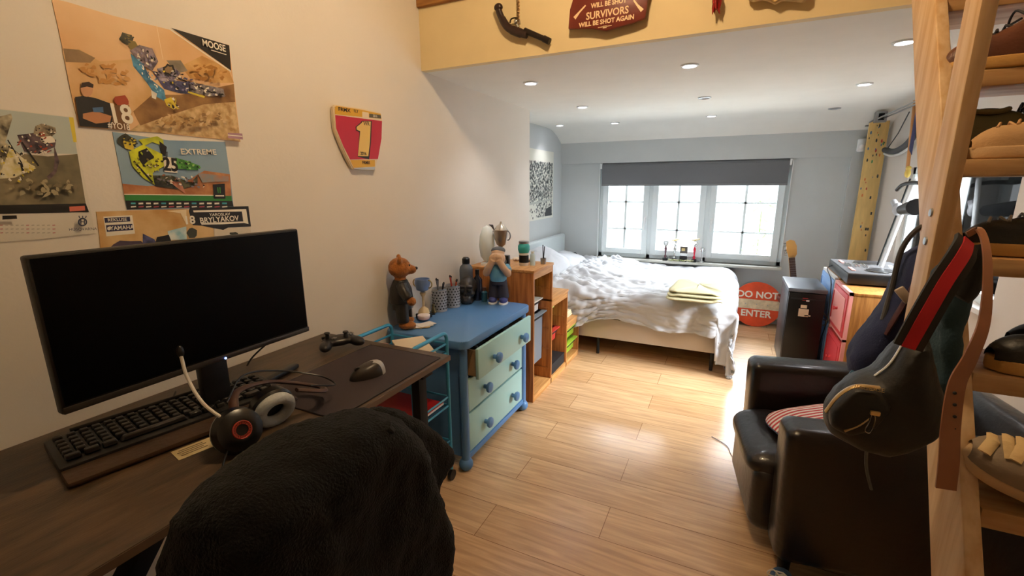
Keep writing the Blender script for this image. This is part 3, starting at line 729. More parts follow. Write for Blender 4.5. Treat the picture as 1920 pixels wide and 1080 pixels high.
MB().bb((X0, 2.593, .0), (X1, 3.562, .045), .001).build('bottom_board', M_pinel, tw)
MB().bb((X0+.0, 2.593, .045), (X0+.006, 3.562, .34)).build('back_panel', M_pinel, tw)
for i in range(3):
    for k in range([5, 3, 2][i]):
        z = .12+k*.15
        for yy in (ys[i]+(th if i == 0 else 0), ys[i+1]-th-.006): MB().bb((X0+.02, yy, z), (X1-.02, yy+.006, z+.006)).build('bin_runner', M_pine, tw, 0)
def bin_(y0, y1, z, h, m, label, pull=0, mname='plastic_bin'):
    t = thing(mname, label, 'storage bin', (0, 0, 0))
    a = MB(); x0, x1 = X0+.03, X1-.015+pull; i = .02
    a.prism([(y0+i, 0), (y1-i, 0), (y1-.006, h), (y0+.006, h)], (x0+.02, 0, z), (0, 1, 0), (0, 0, 1), (x1-x0-.04, 0, 0), .004)
    a.build('bin_body', m, t)
    a = MB(); a.bb((x0, y0+.002, z+h-.01), (x1+.012, y1-.002, z+h), .003); a.build('bin_rim', m, t)
    MB().bb((x1-.018, y0+.05, z+h-.03), (x1+.004, y1-.05, z+h-.012), .003).build('grip_slot', M_blackmat, t)
M_green = mat('bin_green', '#9fc23a', .4); M_red = mat('bin_red', '#c23a32', .4); M_gr = mat('bin_grey', '#77828c', .4); M_wht = mat('bin_white', '#d9d4cc', .4)
bin_(ys[0]+th, ys[1]-th, .70, .12, M_green, 'lime green bin at the top of the tallest wooden column', -0.1)
bin_(ys[0]+th, ys[1]-th, .55, .10, M_wht, 'white bin below the green one in the tallest wooden column', -0.06)
bin_(ys[0]+th, ys[1]-th, .20, .36, M_gr, 'deep blue-grey bin standing back in the tallest wooden column', -.03)
bin_(ys[1], ys[2]-th, .40, .10, mat('bin_green_pale', '#b5cf6d', .4), 'pale green bin in the middle column of the wooden unit', -0.1)
bin_(ys[1], ys[2]-th, .24, .10, M_red, 'red bin in the middle column of the wooden unit', -.05)
bin_(ys[2], ys[3]-th, .20, .10, M_green, 'upper lime green bin in the lowest column beside the bed')
bin_(ys[2], ys[3]-th, .07, .10, M_green, 'lower lime green bin in the lowest column beside the bed')
t = thing('grey_box', 'dark box standing on the floor of the middle column', 'box', (0, 0, 0)); MB().bb((X0+.1, ys[1]+.01, .046), (X1-.01, ys[2]-th-.01, .12), .004).build('box_body', M_blackmat, t)
MB().bb((X0+.1, ys[1]+.008, .12), (X1-.008, ys[2]-th-.008, .13), .003).build('box_lid', M_blackmat, t)
t = thing('leaflet_box', 'grey magazine box standing on the middle step of the wooden unit', 'box', (-1.18, 2.975, .641)); MB().box((0, 0, .09), (.10, .05, .18), .003).build('box_body', mat('magbox', '#8f9499', .6), t)
MB().box((.051, 0, .12), (.001, .03, .05)).build('box_label', M_white, t)
t = thing('folded_cloth', 'cream cloth folded on the lowest step of the wooden unit', 'cloth', (-1.25, 3.42, .366))
for i in range(3): MB().box((0, 0, .008+i*.014), (.26-.01*i, .2, .014), .006).build('cloth_fold', mat('cloth_cream', '#e2d5b0', .9), t)

# things on the tallest step (z = TT)
def tt(px, py): p = on('z', TT, px, py); return (max(min(p.x, -1.11), -1.47), max(min(p.y, 2.90), 2.60), TT)
# tall surfboard-white thing behind: white conical lamp
t = thing('table_lamp', 'white frosted oval lamp standing against the wall on the wooden unit', 'lamp', (-1.455, 2.66, TT))
MB().lathe([(0, 0), (.045, 0), (.045, .012), (.012, .02), (.012, .03), (0, .03)]).build('base', M_white, t)
MB().lathe([(.02, .025), (.045, .06), (.055, .13), (.048, .20), (.028, .25), (0, .265)]).build('lamp_shade', mat('frosted', '#dfe9e8', .4), t)
# large trophy
tp = thing('trophy_cup', 'large silver trophy with a winged rim on the tallest wooden step', 'trophy', (-1.36, 2.68, TT))
MB().box((0, 0, .02), (.07, .07, .04), .004).build('base', M_black, tp)
MB().lathe([(.03, .04), (.02, .055), (.009, .07), (.009, .10), (.018, .115), (.009, .12)]).build('stem', M_steel, tp)
MB().lathe([(.006, .12), (.03, .14), (.046, .19), (.050, .235), (.047, .235), (.028, .145)]).build('cup', mat('trophy_silver', '#a99a8c', .3, .9), tp)
for s in (-1, 1): MB().tube([(s*(.048+.022*math.sin(R(a))), 0, .20+.03*math.cos(R(a))) for a in range(0, 181, 20)], .004, 8).build('handle', M_steel, tp)
MB().tube([(-.05, 0, .235), (-.065, 0, .262), (-.09, 0, .268)], [.004, .010, .002], 8).build('wing', mat('wing_dark', '#4e4a4c', .4, .5), tp)
MB().lathe([(.045, .236), (.03, .262), (.01, .275), (.006, .29), (0, .292)]).build('lid', mat('trophy_lid', '#cfc8bd', .25, .8), tp)
t = thing('speaker_box', 'small black box beside the large trophy on the wooden step', 'box', (-1.30, 2.615, TT), .2)
MB().box((0, 0, .04), (.06, .05, .08), .005).build('box_body', M_black, t)
MB().lathe([(0, 0), (.018, 0), (.020, .003), (.012, .001)], (0, -.026, .045), rot=(R(90), 0, 0)).build('speaker_cone', M_steel, t)
t = bottle((-1.22, 2.74, TT), [(0, 0), (.030, 0), (.032, .01), (.032, .08), (.030, .085)], mat('jar_white', '#ddd8d0', .3), None, 'black and white jar standing under the turquoise tub', 'jar', cat='jar', band=([(.0325, .02), (.0325, .07)], M_black))
t = thing('turquoise_tub', 'turquoise tub with a silver lid stacked on the black and white jar', 'tub', (-1.22, 2.74, TT+.086))
MB().lathe([(0, 0), (.034, 0), (.040, .02), (.040, .045), (.030, .062)]).build('tub_body', mat('turquoise', '#37a8a4', .35), t)
MB().lathe([(.032, .060), (.034, .063), (.034, .076), (0, .077)]).build('lid', M_steel, t)
bottle((-1.165, 2.76, TT), [(0, 0), (.018, 0), (.018, .07), (.010, .08)], mat('clear_blue', '#b7c9cd', .15), [(.011, .08), (.011, .095), (0, .096)], 'small clear bottle right of the turquoise tub', capm=M_white)
t = thing('brush_pot', 'pot of two thin dark brushes near the right edge of the top step', 'pot', (-1.12, 2.84, TT))
MB().lathe([(0, 0), (.018, 0), (.020, .04), (.018, .04), (.016, .005)]).build('pot', M_steel, t)
for q, p in enumerate(((.008, .0, .12), (-.006, .006, .13))): MB().cyl((0, 0, .01), p, .003).build('brush', M_black, t)
for i, (px, py, lb) in enumerate([(968, 489, 'cream seashell at the left edge of the top step'), (988, 486, 'cream seashell in the middle of the top step edge'), (1001, 487, 'small cream seashell at the corner of the top step')]):
    x, y, z = tt(px, py); t = thing('seashell', lb, 'shell', (x, y-.0, z))
    remesh(MB().ball((0, 0, .012), (.028, .022, .012)).ball((.012, .008, .018), (.012, .010, .010)).ball((-.014, -.004, .015), (.013, .012, .009)).build('shell_body', mat('shell', '#d8c3ab', .6), t), .003, 1)
    MB().ball((.008, -.02, .01), (.009, .005, .006), n=8).build('shell_mouth', mat('shell_in', '#9b7a64', .6), t)
# ================================================================== BED
bd = thing('bed', 'double bed with pale upholstered base and headboard under the window', 'bed', (0, 0, 0))
M_base = mat('bed_fabric', '#c9bfb4', .9, bump=.4, bscale=300)
M_head = mat('headboard_fabric', '#c4ced0', .9, bump=.4, bscale=300)
BX0, BX1, BY0, BY1 = -1.76, .005, 3.63, 5.17
MB().bb((BX0, BY0, .15), (BX1, BY1, .33), .012).build('bed_base', M_base, bd)
MB().bb((BX0, BY0+.01, .33), (BX1-.01, BY1-.01, .50), .05, 3).build('mattress', mat('mattress', '#e3e2de', .9), bd)
MB().bb((-1.84, BY0, .05), (-1.77, BY1+.03, .86), .02, 3).build('headboard', M_head, bd)
for x in (-1.70, -.93, -.03):
    for y in (BY0+.035, BY1-.05): MB().cyl((x, y, 0), (x, y, .15), .013).build('leg', M_blackmat, bd)
pw = thing('pillow', 'rumpled white pillow propped against the headboard', 'pillow', (-1.58, 4.08, .70), 0, rot=(0, R(28), 0))
def pill(sx, sy, sz):
    def fn(u, v):
        a = u*2*PI; ph = (v-.5)*PI; c = max(0, math.cos(ph))**.5
        x = math.copysign(abs(math.cos(a))**.6, math.cos(a))*c; y = math.copysign(abs(math.sin(a))**.6, math.sin(a))*c
        return Vector((x*sx, y*sy, math.sin(ph)*sz*(1-.55*max(abs(x), abs(y))**3)))
    return fn
M_sheet = mat('white_cotton', '#bcbfc4', .9, bump=.2, bscale=300)
o = MB().grid(pill(.20, .36, .09), 48, 20, True).build('pillow_body', M_sheet, pw, 80); dispnoise(o, .03, .09)
pw = thing('pillow', 'second white pillow at the far side of the bed head by the window wall', 'pillow', (-1.60, 4.78, .60), 0, rot=(0, R(14), 0))
o = MB().grid(pill(.20, .32, .08), 48, 20, True).build('pillow_body', M_sheet, pw, 80); dispnoise(o, .03, .09)
# duvet: lies on the mattress, hangs over the near long side and over the foot
def duv(u, v):
    # u: head -> foot; v: far edge -> near edge (arc length coords)
    s = u*(2.18); t = v*2.0
    topx, topy = 1.535, 1.49
    x = -1.54+min(s, topx); ds = max(0, s-topx)
    y = 5.165-min(t, topy); dt = max(0, t-topy)
    rr = .09
    z = .545
    # falling part near side
    def fall(d, r):
        arc = r*PI/2
        if d < arc: a = d/r; return r*math.sin(a), r*(1-math.cos(a))
        return r, r+(d-arc)
    oy, dzy = fall(dt, rr); ox, dzx = fall(ds, rr)
    maxdrop_y = .20+.06*math.sin(s*3.1+.6)+.05*math.sin(s*7)+.13*sm((s-.98)/.7)
    if ds > 0: maxdrop_y = .42
    dzy *= min(1, maxdrop_y/.40)
    dz = max(dzx, dzy)+.25*min(dzx, dzy)
    z -= dz
    x += ox; y -= oy
    p = Vector((s*1.0, t*1.0, 0))
    n1 = noise.noise(Vector((s*2.3, t*2.0, 1.3)))
    wr = 0
    head = 1-sm((s-.1)/1.2)
    q = Vector((s*5+1.5*n1, t*11+2.2*n1, .4)); wr += (.5-abs(noise.noise(q)))*.046*(.55+.9*head)
    q = Vector((s*12+2*n1, t*17, 4.4)); wr += (.5-abs(noise.noise(q)))*.028*(.5+head)
    q = Vector((s*21, t*14+3*n1, 7.4)); wr += noise.noise(q)*.010*(.4+head)
    wr += n1*.035
    wr += .05*math.exp(-((s-.28)/.25)**2)*(.6+.8*noise.noise(Vector((t*4, s*3, 9))))
    hang = sm((dt)/.12); hx = sm(ds/.12)
    fold = math.sin(s*16+2.5*math.sin(s*4)+t*2)*.018+math.sin(s*31+t*3)*.007
    foldx = math.sin(t*14+2*math.sin(t*3))*.018
    y -= hang*(fold*min(1, dt/.3)*1.2+wr*.8); x += hx*(foldx+wr*.8)
    z += wr*(1-max(hang, hx)*.9)
    z = max(z, .012+.01*noise.noise(Vector((s*9, t*9, 0))))
    return Vector((x, y, z))
dv = thing('duvet', 'crumpled white duvet covering the bed and hanging to the floor at its foot', 'duvet', (0, 0, 0))
b = MB(); b.grid(duv, 230, 190); o = b.build('duvet_cover', M_sheet, dv, 180)
sd = o.modifiers.new('s', 'SOLIDIFY'); sd.thickness = .012; sd.offset = -1
# folded cream blanket
bk = thing('folded_blanket', 'folded cream yellow blanket lying on the foot end of the bed', 'blanket', (-.165, 3.70, .600), R(-4))
bk.scale = (1.12, 1.12, 1.2)
M_blk = mat('cream_blanket', '#cfcba6', .9, bump=.3, bscale=200)
for i, (sx, sy) in enumerate(((.36, .50), (.35, .47), (.34, .44))):
    def fb(u, v, i=i, sx=sx, sy=sy):
        a = u*2*PI; x = math.copysign(abs(math.cos(a))**.22, math.cos(a)); y = math.copysign(abs(math.sin(a))**.22, math.sin(a))
        ph = (v-.5)*PI; c = max(0, math.cos(ph))**.25
        return Vector((x*c*sx/2, y*c*sy/2+.05*x*.3, math.sin(ph)*.013+i*.022+.012*noise.noise(Vector((x*3, y*4, i)))))
    MB().grid(fb, 60, 14, True).build('blanket_layer', M_blk, bk, 80)
# picture in the alcove
pc = thing('crowd_poster', 'tall black and white poster of a packed crowd on the alcove wall above the bed', 'poster', (0, 0, 0))
MB().bb((AX+.0005, 4.10, 1.065), (AX+.004, 4.965, 1.785)).build('poster_sheet', mat('poster_paper', '#dcdcd0', .6), pc, 0)
b = MB(); random.seed(11)
g1, g2, g3 = mat('print_dark', '#3c3f3f', .6), mat('print_mid', '#6f7473', .6), mat('print_light', '#b7bab2', .6)
for i in range(1500):
    yy = random.uniform(4.13, 4.93); tz = random.random(); zz = 1.09+tz*.57; r = .006+.009*random.random()*(.6+tz*.4)
    if tz < .3 and (yy < 4.45 or random.random() < .5) and random.random() < .75: continue
    b.mat(random.choice([g1, g1, g2, g3])); b.poly([(AX+.0045+i*7e-7, yy+r*math.cos(a*1.05)*1.1, zz+r*1.3*math.sin(a*1.05)) for a in range(6)][::1])
b.mat(g1); b.poly([(AX+.0058, 4.70, 1.09), (AX+.0058, 4.92, 1.09), (AX+.0058, 4.92, 1.20), (AX+.0058, 4.74, 1.17)])
b.mat(g3); b.poly([(AX+.0060, 4.15, 1.22), (AX+.0060, 4.93, 1.26), (AX+.0060, 4.93, 1.28), (AX+.0060, 4.15, 1.24)])
b.build('poster_print', None, pc, 0)
t = thing('tap_hook', 'small dark hooked lamp holder behind the bed against the window wall', 'hook', (-1.66, 5.19, .40))
MB().tube(spline([(0, 0, .0), (0, 0, .18), (0, 0, .22), (.03, -.01, .235), (.05, -.01, .21), (.05, -.01, .18)]), .006, 8).build('hook_rod', M_black, t)
MB().box((0, 0, -.2), (.06, .04, .4), .005).build('hook_stand', M_black, t)

# ================================================================== WINDOW SILL TROPHIES
SZ = WB+.001; SY = 5.215
def sillx(px): return on('y', SY, px, 485).x
def sill_trophy(px, h, label, stemc, top='cup', cat='trophy'):
    t = thing('trophy', label, cat, (sillx(px), SY, SZ))
    MB().box((0, 0, h*.06), (.050, .045, h*.12), .003).build('base', M_blackmat, t)
    MB().lathe([(.012, h*.12), (.016, h*.2), (.006, h*.28), (.010, h*.42), (.014, h*.55), (.006, h*.66)], n=16).build('stem', stemc, t)
    if top == 'cup': MB().lathe([(.004, h*.66), (.022, h*.74), (.030, h*.9), (.028, h*.9), (.018, h*.74)], n=20).build('cup', M_chrome, t)
    elif top == 'wing':
        MB().lathe([(.004, h*.66), (.018, h*.78), (.004, h*.8)], n=16).build('cup', M_chrome, t); MB().tube([(-.04, 0, h*.93), (.0, 0, h*.95), (.045, 0, h)], [.004, .012, .004], 8).build('wing', M_gold, t)
    MB().tube([(.03*math.cos(R(a)), 0, h*.78+.03*math.sin(R(a))) for a in range(0, 360, 24)], .003, 6, closed=True).build('handle', M_chrome, t)
sill_trophy(1247, .235, 'silver cup trophy with dark stem leftmost on the window sill', mat('stem_plum', '#5d3c44', .35, .3))
sill_trophy(1264, .24, 'trophy with a gold wing on top second on the window sill', M_chrome, 'wing')
t = thing('award_block', 'black and grey square award block in the middle of the window sill', 'trophy', (sillx(1281), SY, SZ))
MB().box((0, 0, .03), (.075, .05, .06), .004).build('base', M_blackmat, t); MB().box((0, 0, .075), (.06, .03, .03), .002).build('middle', M_white, t); MB().box((0, 0, .125), (.075, .02, .075), .002).build('plaque', mat('plaque', '#4d4740', .4), t)
MB().box((-.005, -.011, .13), (.035, .001, .03)).build('plaque_print', M_gold, t)
sill_trophy(1301, .25, 'tall trophy with a bright red column on the window sill', mat('trophy_red', '#c01434', .35), 'wing')
t = tp = thing('trophy', 'smallest slim silver trophy at the right end of the sill group', 'trophy', (sillx(1316), SY, SZ))
MB().lathe([(.022, 0), (.022, .01), (.005, .02), (.005, .10), (.012, .12), (.02, .155), (.018, .155)], n=18).build('cup', M_chrome, t); MB().tube([(.024*math.cos(R(a)), 0, .135+.022*math.sin(R(a))) for a in range(0, 360, 24)], .003, 6, closed=True).build('handle', M_chrome, t)
t = thing('garland', 'small green and cream garland lying in front of the trophies on the sill', 'garland', (sillx(1270), SY-.02, SZ+.012))
b = MB(); b.tube([(-.09+.02*i, -.004*math.sin(i), .004*math.cos(i*2)) for i in range(14)], .008, 8); o = b.build('garland_cord', mat('garland', '#7d8f4c', .8, color2='#d8d0b0', vscale=60), t)
# potted plant outside on the balcony
t = thing('potted_plant', 'leafy potted plant outside behind the right window pane', 'plant', (.33, 6.1, .36))
MB().lathe([(0, 0), (.09, 0), (.12, .2), (.125, .2), (.125, .22), (.10, .22), (.10, .19), (0, .18)]).build('pot', mat('pot_white', '#d8d6cf', .6), t)
MB().cyl((0, 0, .18), (0, 0, .75), .008).build('stem', mat('stem', '#6b7a52', .7), t)
b = MB(); random.seed(5)
for i in range(46):
    a = random.random()*6.28; r = .03+random.random()*.16; z = .22+random.random()*.70; b.ball((r*math.cos(a), r*math.sin(a), z), (.045, .016, .008), (random.random()*2-1, random.random()*2-1, a), 6)
b.build('leaves', mat('leaf', '#7ea36a', .6, var=.4, vscale=30), t)

# ================================================================== DO NOT ENTER SIGN
sgc = on('y', 5.13, 1420, 568); sr = .228
sg = thing('traffic_sign', 'round orange DO NOT ENTER sign standing on the floor under the window', 'sign', (.325, 5.10, sr), rot=(R(-8), 0, 0))
MB().cyl((0, 0, 0), (0, .006, 0), sr, n=64).build('sign_disc', mat('sign_orange', '#e04f22', .5, var=.15, vscale=9), sg)
MB().cyl((0, .007, 0), (0, .022, 0), sr*.8, n=48).build('sign_back', M_steel, sg)
b = MB(); ym = -.0015; hw = .048; xs = math.sqrt(sr*sr-hw*hw)*.985
b.poly([(-xs, ym, -hw), (xs, ym, -hw), (xs+.004, ym, 0), (xs, ym, hw), (-xs, ym, hw), (-xs-.004, ym, 0)]); b.build('cream_bar', mat('sign_cream', '#dcc7a2', .55, var=.2, vscale=20), sg, 0)
M_sgt = mat('sign_text', '#efe3cf', .5)
b = MB(); MX = Matrix.Rotation(R(90), 4, 'X')
b.text('DO NOT', Matrix.Translation((0, -.002, .095)) @ MX, .092, .0005, bold=.0025); b.build('sign_lettering', M_sgt, sg, 0)
b = MB(); b.text('ENTER', Matrix.Translation((0, -.002, -.098)) @ MX, .092, .0005, bold=.0025); b.build('sign_lettering', M_sgt, sg, 0)
b = MB()
for x in (-.1, 0, .1): b.cyl((x, -.004, 0), (x, 0, 0), .005, n=10)
b.build('sign_bolts', M_steel, sg)

# ================================================================== GUITAR
gt = thing('electric_guitar', 'electric guitar leaning on the window wall, headstock showing above the black cabinet', 'guitar', (.70, 5.02, .02), rot=(R(-7), R(-10), 0))
M_maple = mat('maple', '#d39a4e', .4)
b = MB(); q = [(.0, 0), (.10, .01), (.155, .07), (.15, .14), (.115, .2), (.13, .27), (.15, .33), (.13, .37), (.09, .35), (.05, .31), (-.05, .31), (-.09, .36), (-.14, .38), (-.155, .33), (-.12, .26), (-.115, .2), (-.15, .13), (-.15, .06), (-.1, .01)]
b.prism(q, (0, -.022, 0), (1, 0, 0), (0, 0, 1), (0, .044, 0), .010); b.build('body', mat('guitar_body', '#7a2d1d', .25, coat=.6), gt)
MB().bb((-.027, -.036, .28), (.027, -.012, .72), .006).build('neck', M_maple, gt)
b = MB(); b.bb((-.026, -.041, .20), (.026, -.036, .72), .001); b.build('fretboard', mat('rosewood', '#4a2c1d', .5), gt)
b = MB()
for k in range(20): z = .72-.5*(1-2**(-k/12)); b.bb((-.026, -.0425, z-.001), (.026, -.041, z+.001))
b.build('frets', M_steel, gt, 0)
b = MB(); b.prism([(-.024, .715), (.024, .715), (.045, .75), (.05, .83), (.035, .88), (.0, .895), (-.035, .88), (-.04, .80), (-.03, .75)], (0, -.036, 0), (1, 0, 0), (0, 0, 1), (0, .014, 0), .003); b.build('headstock', M_maple, gt)
b = MB()
for k in range(6): b.cyl((-.034-.002*k*.3, -.03, .75+.022*k), (-.058, -.03, .752+.022*k), .0055, n=10)
b.build('tuning_pegs', M_chrome, gt)
b = MB()
for k in range(6): b.cyl((-.018+.007*k, -.044, .12), (-.016+.0065*k, -.042, .74), .0007, n=5)
b.build('strings', M_chrome, gt, 0)
b = MB()
for z in (.12, .19, .25): b.box((0, -.026, z), (.08, .012, .02), .004)
b.build('pickups', M_black, gt)

# ================================================================== BLACK CABINET
cb = thing('black_cabinet', 'narrow black cabinet with a sticker, standing behind the armchair', 'cabinet', (0, 0, 0))
cx0, cx1, cy0, cy1, ctop = .455, .700, 3.93, 4.42, .655
MB().bb((cx0, cy0+.02, .02), (cx1, cy1, ctop-.03), .004).build('carcass', mat('cab_dark', '#17191c', .4), cb)
MB().bb((cx0-.004, cy0, ctop-.03), (cx1+.004, cy1, ctop), .006).build('cabinet_top', mat('cab_top', '#585d63', .35), cb)
d = MB().bb((cx0+.004, cy0, .03), (cx1-.004, cy0+.02, ctop-.035), .004).build('door', mat('cab_black', '#030303', .35), cb)
MB().bb((cx0+.02, cy0-.004, ctop-.085), (cx1-.02, cy0, ctop-.075)).build('door_groove', mat('groove', '#1b1b1e', .4), d)
MB().tube([(cx1+.004, cy0+.03, .38), (cx1+.022, cy0+.03, .385), (cx1+.022, cy0+.03, .42), (cx1+.004, cy0+.03, .425)], .005, 8).build('handle', M_black, cb)
for x in (cx0+.03, cx1-.03):
    for y in (cy0+.04, cy1-.04): MB().cyl((x, y, 0), (x, y, .022), .016).build('foot', M_black, cb)
st = MB(); st.mat(mat('sticker_cream', '#c9b79b', .6)).bb((.535, cy0-.002, .44), (.60, cy0-.0005, .50)); st.bb((.545, cy0-.002, .505), (.585, cy0-.0005, .53)); st.bb((.575, cy0-.002, .445), (.615, cy0-.0006, .455))
st.mat(mat('sticker_red', '#b5242e', .5)).bb((.55, cy0-.002, .565), (.585, cy0-.0005, .585)); st.mat(M_white).bb((.575, cy0-.0025, .56), (.595, cy0-.0005, .572))
st.build('sticker', None, cb, 0)

# ================================================================== DRAWER UNITS WITH DOORS
M_unit = mat('unit_white', '#e3e0dc', .4); M_ubl = mat('unit_blue', '#7fa5d6', .35); M_urd = mat('unit_red', '#d1434a', .35); M_pk = mat('unit_pink', '#e59a94', .4)
def unit(name, label, y0, y1, z1, fm, x0=.745, x1=1.185, m2=None):
    t = thing(name, label, 'drawer unit', (0, 0, 0))
    MB().bb((x0+.02, y0, .02), (x1, y1, z1-.02), .002).build('carcass', M_pinel2, t)
    MB().bb((x0+.02, y0-.002, z1-.02), (x1, y1, z1), .002).build('top_board', M_pinel2, t)
    zs = [z1, z1-.335, .02]
    fr_ = MB(); fr_.bb((x0, y0, .02), (x0+.02, y0+.02, z1)); fr_.bb((x0, y1-.02, .02), (x0+.02, y1, z1)); fr_.bb((x0, y0, z1-.02), (x0+.02, y1, z1))
    for z in zs[1:]: fr_.bb((x0, y0, z-.0), (x0+.02, y1, z+.016))
    fr_.build('front_frame', M_unit if fm is M_ubl else m2, t, 0)
    for k in range(2):
        a, c = zs[k+1]+.02, zs[k]-.024
        dd = MB().bb((x0-.006, y0+.024, a), (x0+.016, y1-.024, c), .004).build('door', fm, t)
        q = MB(); q.bb((x0-.010, y0+.06, a+.03), (x0-.006, y1-.06, c-.03), .002); q.build('door_panel', fm if k else (m2 or fm), dd)
        q = MB(); q.lathe([(.010, 0), (.008, .012), (.014, .02), (.012, .026), (0, .028)], (x0-.010, (y0+y1)/2, (a+c)/2+.01), rot=(0, R(-90), 0)); q.build('knob', fm, dd)
        q = MB(); q.bb((x0-.014, y1-.075, a+.05), (x0-.010, y1-.055, c-.04), .002); q.build('finger_slot', mat('slot_'+fm.name, '#b01a24' if fm is M_urd else '#5a7fb5', .4), dd)
    return t
M_pinel2 = wood('pine_unit', '#c08847', '#9c6530', 2)
unit('drawer_unit', 'low wooden drawer unit with red doors, nearest the armchair', 3.50, 3.97, .735, M_urd, m2=M_pk)
unit('drawer_unit', 'taller white-topped drawer unit with light blue doors behind the red one', 3.975, 4.50, .745, M_ubl)
# console on top
dj = thing('mixing_console', 'two-deck music mixing console with black base on the blue drawer unit', 'mixer', (.97, 4.10, .746), 0)
dj.location.z = .746
MB().box((0, 0, .035), (.40, .68, .07), .006).build('console_body', M_black, dj)
MB().box((0, 0, .073), (.39, .67, .008), .002).build('face_plate', mat('console_plate', '#6e6f72', .4, .4), dj)
for y in (-.19, .19):
    q = MB().lathe([(0, .0), (.085, .0), (.085, .008), (.06, .012), (0, .012)], (.02, y, .077)).build('jog_wheel', mat('jog', '#2a2b2d', .35), dj)
    MB().lathe([(.086, 0), (.090, .006), (.084, .009)], (.02, y, .077)).build('wheel_rim', M_chrome, q)
b = MB(); random.seed(9)
for i in range(12):
    for j in range(3): b.cyl((-.15+.05*j+(.0 if i % 2 else .02), -.06+.011*i*1.0, .077), (-.15+.05*j+(.0 if i % 2 else .02), -.06+.011*i, .092), .0045, n=8)
b.build('knobs', M_chrome, dj)
b = MB()
for s in (-1, 1):
    for j in range(4): b.box((-.15, s*(.12+.035*j), .081), (.022, .022, .008), .002)
b.build('pads', mat('pads', '#c98f86', .5), dj)
b = MB()
for i in range(3): b.box((.12, -.04+.04*i, .084), (.02, .012, .014), .002)
b.build('faders', M_white, dj)
# paper on the red unit
t = thing('paper_slip', 'white slip of paper on top of the red-doored unit', 'paper', (1.02, 3.60, .7355), .1); MB().box((0, 0, .0015), (.12, .07, .002)).build('paper_sheet', M_white, t, 0); MB().box((0, 0, .003), (.08, .04, .0005)).build('print_lines', mat('faint_print', '#9a9a98', .7), t, 0)
# cable down the fronts
tag(MB().tube(spline([(.80, 4.30, .80), (.735, 4.27, .77), (.722, 4.0, .72), (.722, 3.93, .55), (.722, 3.93, .42), (.724, 4.05, .25), (.726, 4.15, .08)]), .0035, 6).build('power_cable', M_black), 'thin black cable running down the blue and red doors', 'cable')
tag(MB().tube(spline([(.02, 2.62, .004), (.10, 2.55, .004), (.13, 2.45, .004), (.22, 2.42, .004), (.30, 2.40, .004)]), .0022, 6).build('floor_cable', mat('wire_grey', '#77716b', .5), None), 'thin wire lying on the floor in front of the armchair', 'cable')

# ================================================================== RIGHT CORNER
bo = thing('painted_board', 'tall yellow wooden board with coloured paint flecks in the corner by the window', 'board', (1.10, 5.13, 0))
MB().bb((-.072, -.02, .0), (.070, .0, 1.97), .002).build('board_plank', mat('yellow_ply', '#e3bf78', .5, var=.12, vscale=6, stretch=(6, 6, 1)), bo)
b = MB(); random.seed(21)
cols = [mat('fleck_'+n, c, .5) for n, c in (('orange', '#d9793a'), ('green', '#5f9a5c'), ('red', '#c04a35'), ('blue', '#4a7aa8'), ('dark', '#3a3f3c'))]
for i in range(34):
    b.mat(random.choice(cols)); x = random.uniform(-.06, .058); z = 1.93-abs(random.gauss(0, .45)); r = random.uniform(.004, .012)
    if z < .75: continue
    b.poly([(x+r*.6*math.cos(a), -.0205-i*2e-5, z+r*1.5*math.sin(a)) for a in [k*PI/3+.2*math.sin(i+k) for k in range(6)]])
b.mat(cols[4])
for x, z in ((.045, 1.16), (.025, 1.02), (.04, 1.02), (.02, 1.30)): b.bb((x-.006, -.0225, z-.012), (x+.006, -.0205, z+.012))
b.build('paint_flecks', None, bo, 0)
rl = thing('curtain_rail', 'thin steel double rail with two black brackets along the right ceiling edge', 'rail', (0, 0, 0))
for x in (1.03, 1.07): MB().cyl((x, 3.0, 1.945), (x, 5.20, 1.945), .006).build('rail_rod', M_steel, rl)
for y in (5.16, 4.86):
    q = MB().bb((1.01, y, 1.915), (1.09, y+.05, 2.0), .004).build('bracket', M_steel, rl); MB().bb((1.03, y-.004, 1.93), (1.07, y, 1.985), .002).build('bracket_slot', M_blackmat, q)
pt = lambda px, py, x=1.13: on('x', x, px, py)
t = thing('white_sensor', 'small white motion sensor high on the window wall left of the board', 'sensor', (1.01, 5.20, 1.76)); MB().bb((-.03, -.03, -.055), (.03, .015, .055), .01).build('sensor_body', M_white, t); MB().ball((0, -.032, -.015), (.02, .01, .02)).build('sensor_lens', mat('lens_white', '#f2f2f2', .2), t)
tag(MB().tube(spline([pt(1659, 281), pt(1672, 284), pt(1685, 281), pt(1705, 266), pt(1718, 243), pt(1726, 215)]), .022, 12).build('rubber_tyre', mat('tyre_rubber', '#3c3e40', .6)), 'dark curved tyre section hanging on the right wall below the rail', 'tyre')
tag(MB().tube(spline([pt(1659, 288, 1.15), pt(1672, 291, 1.15), pt(1687, 288, 1.15), pt(1708, 272, 1.15), pt(1722, 248, 1.15)]), .012, 10).build('wheel_hoop', mat('hoop_white', '#d9d6d0', .4)), 'pale hoop hanging just under the dark tyre', 'hoop')
tag(MB().tube([pt(1663, 280, 1.14), pt(1684, 250, 1.12), pt(1705, 210, 1.08)], .004, 6).build('cord', M_black), 'dark cord running up from the tyre to the rail', 'cord')
for k, (a, c, m, lb) in enumerate([((1716, 188), (1700, 330), mat('pole_tan', '#c98d55', .5), 'tan rod hanging behind the ladder stringer'), ((1722, 200), (1706, 290), mat('pole_navy', '#3a3d63', .5), 'dark blue rod hanging beside the tan one')]):
    tag(MB().cyl(pt(*a, 1.10), pt(*c, 1.12), .011).build('hanging_rod', m), lb, 'rod')
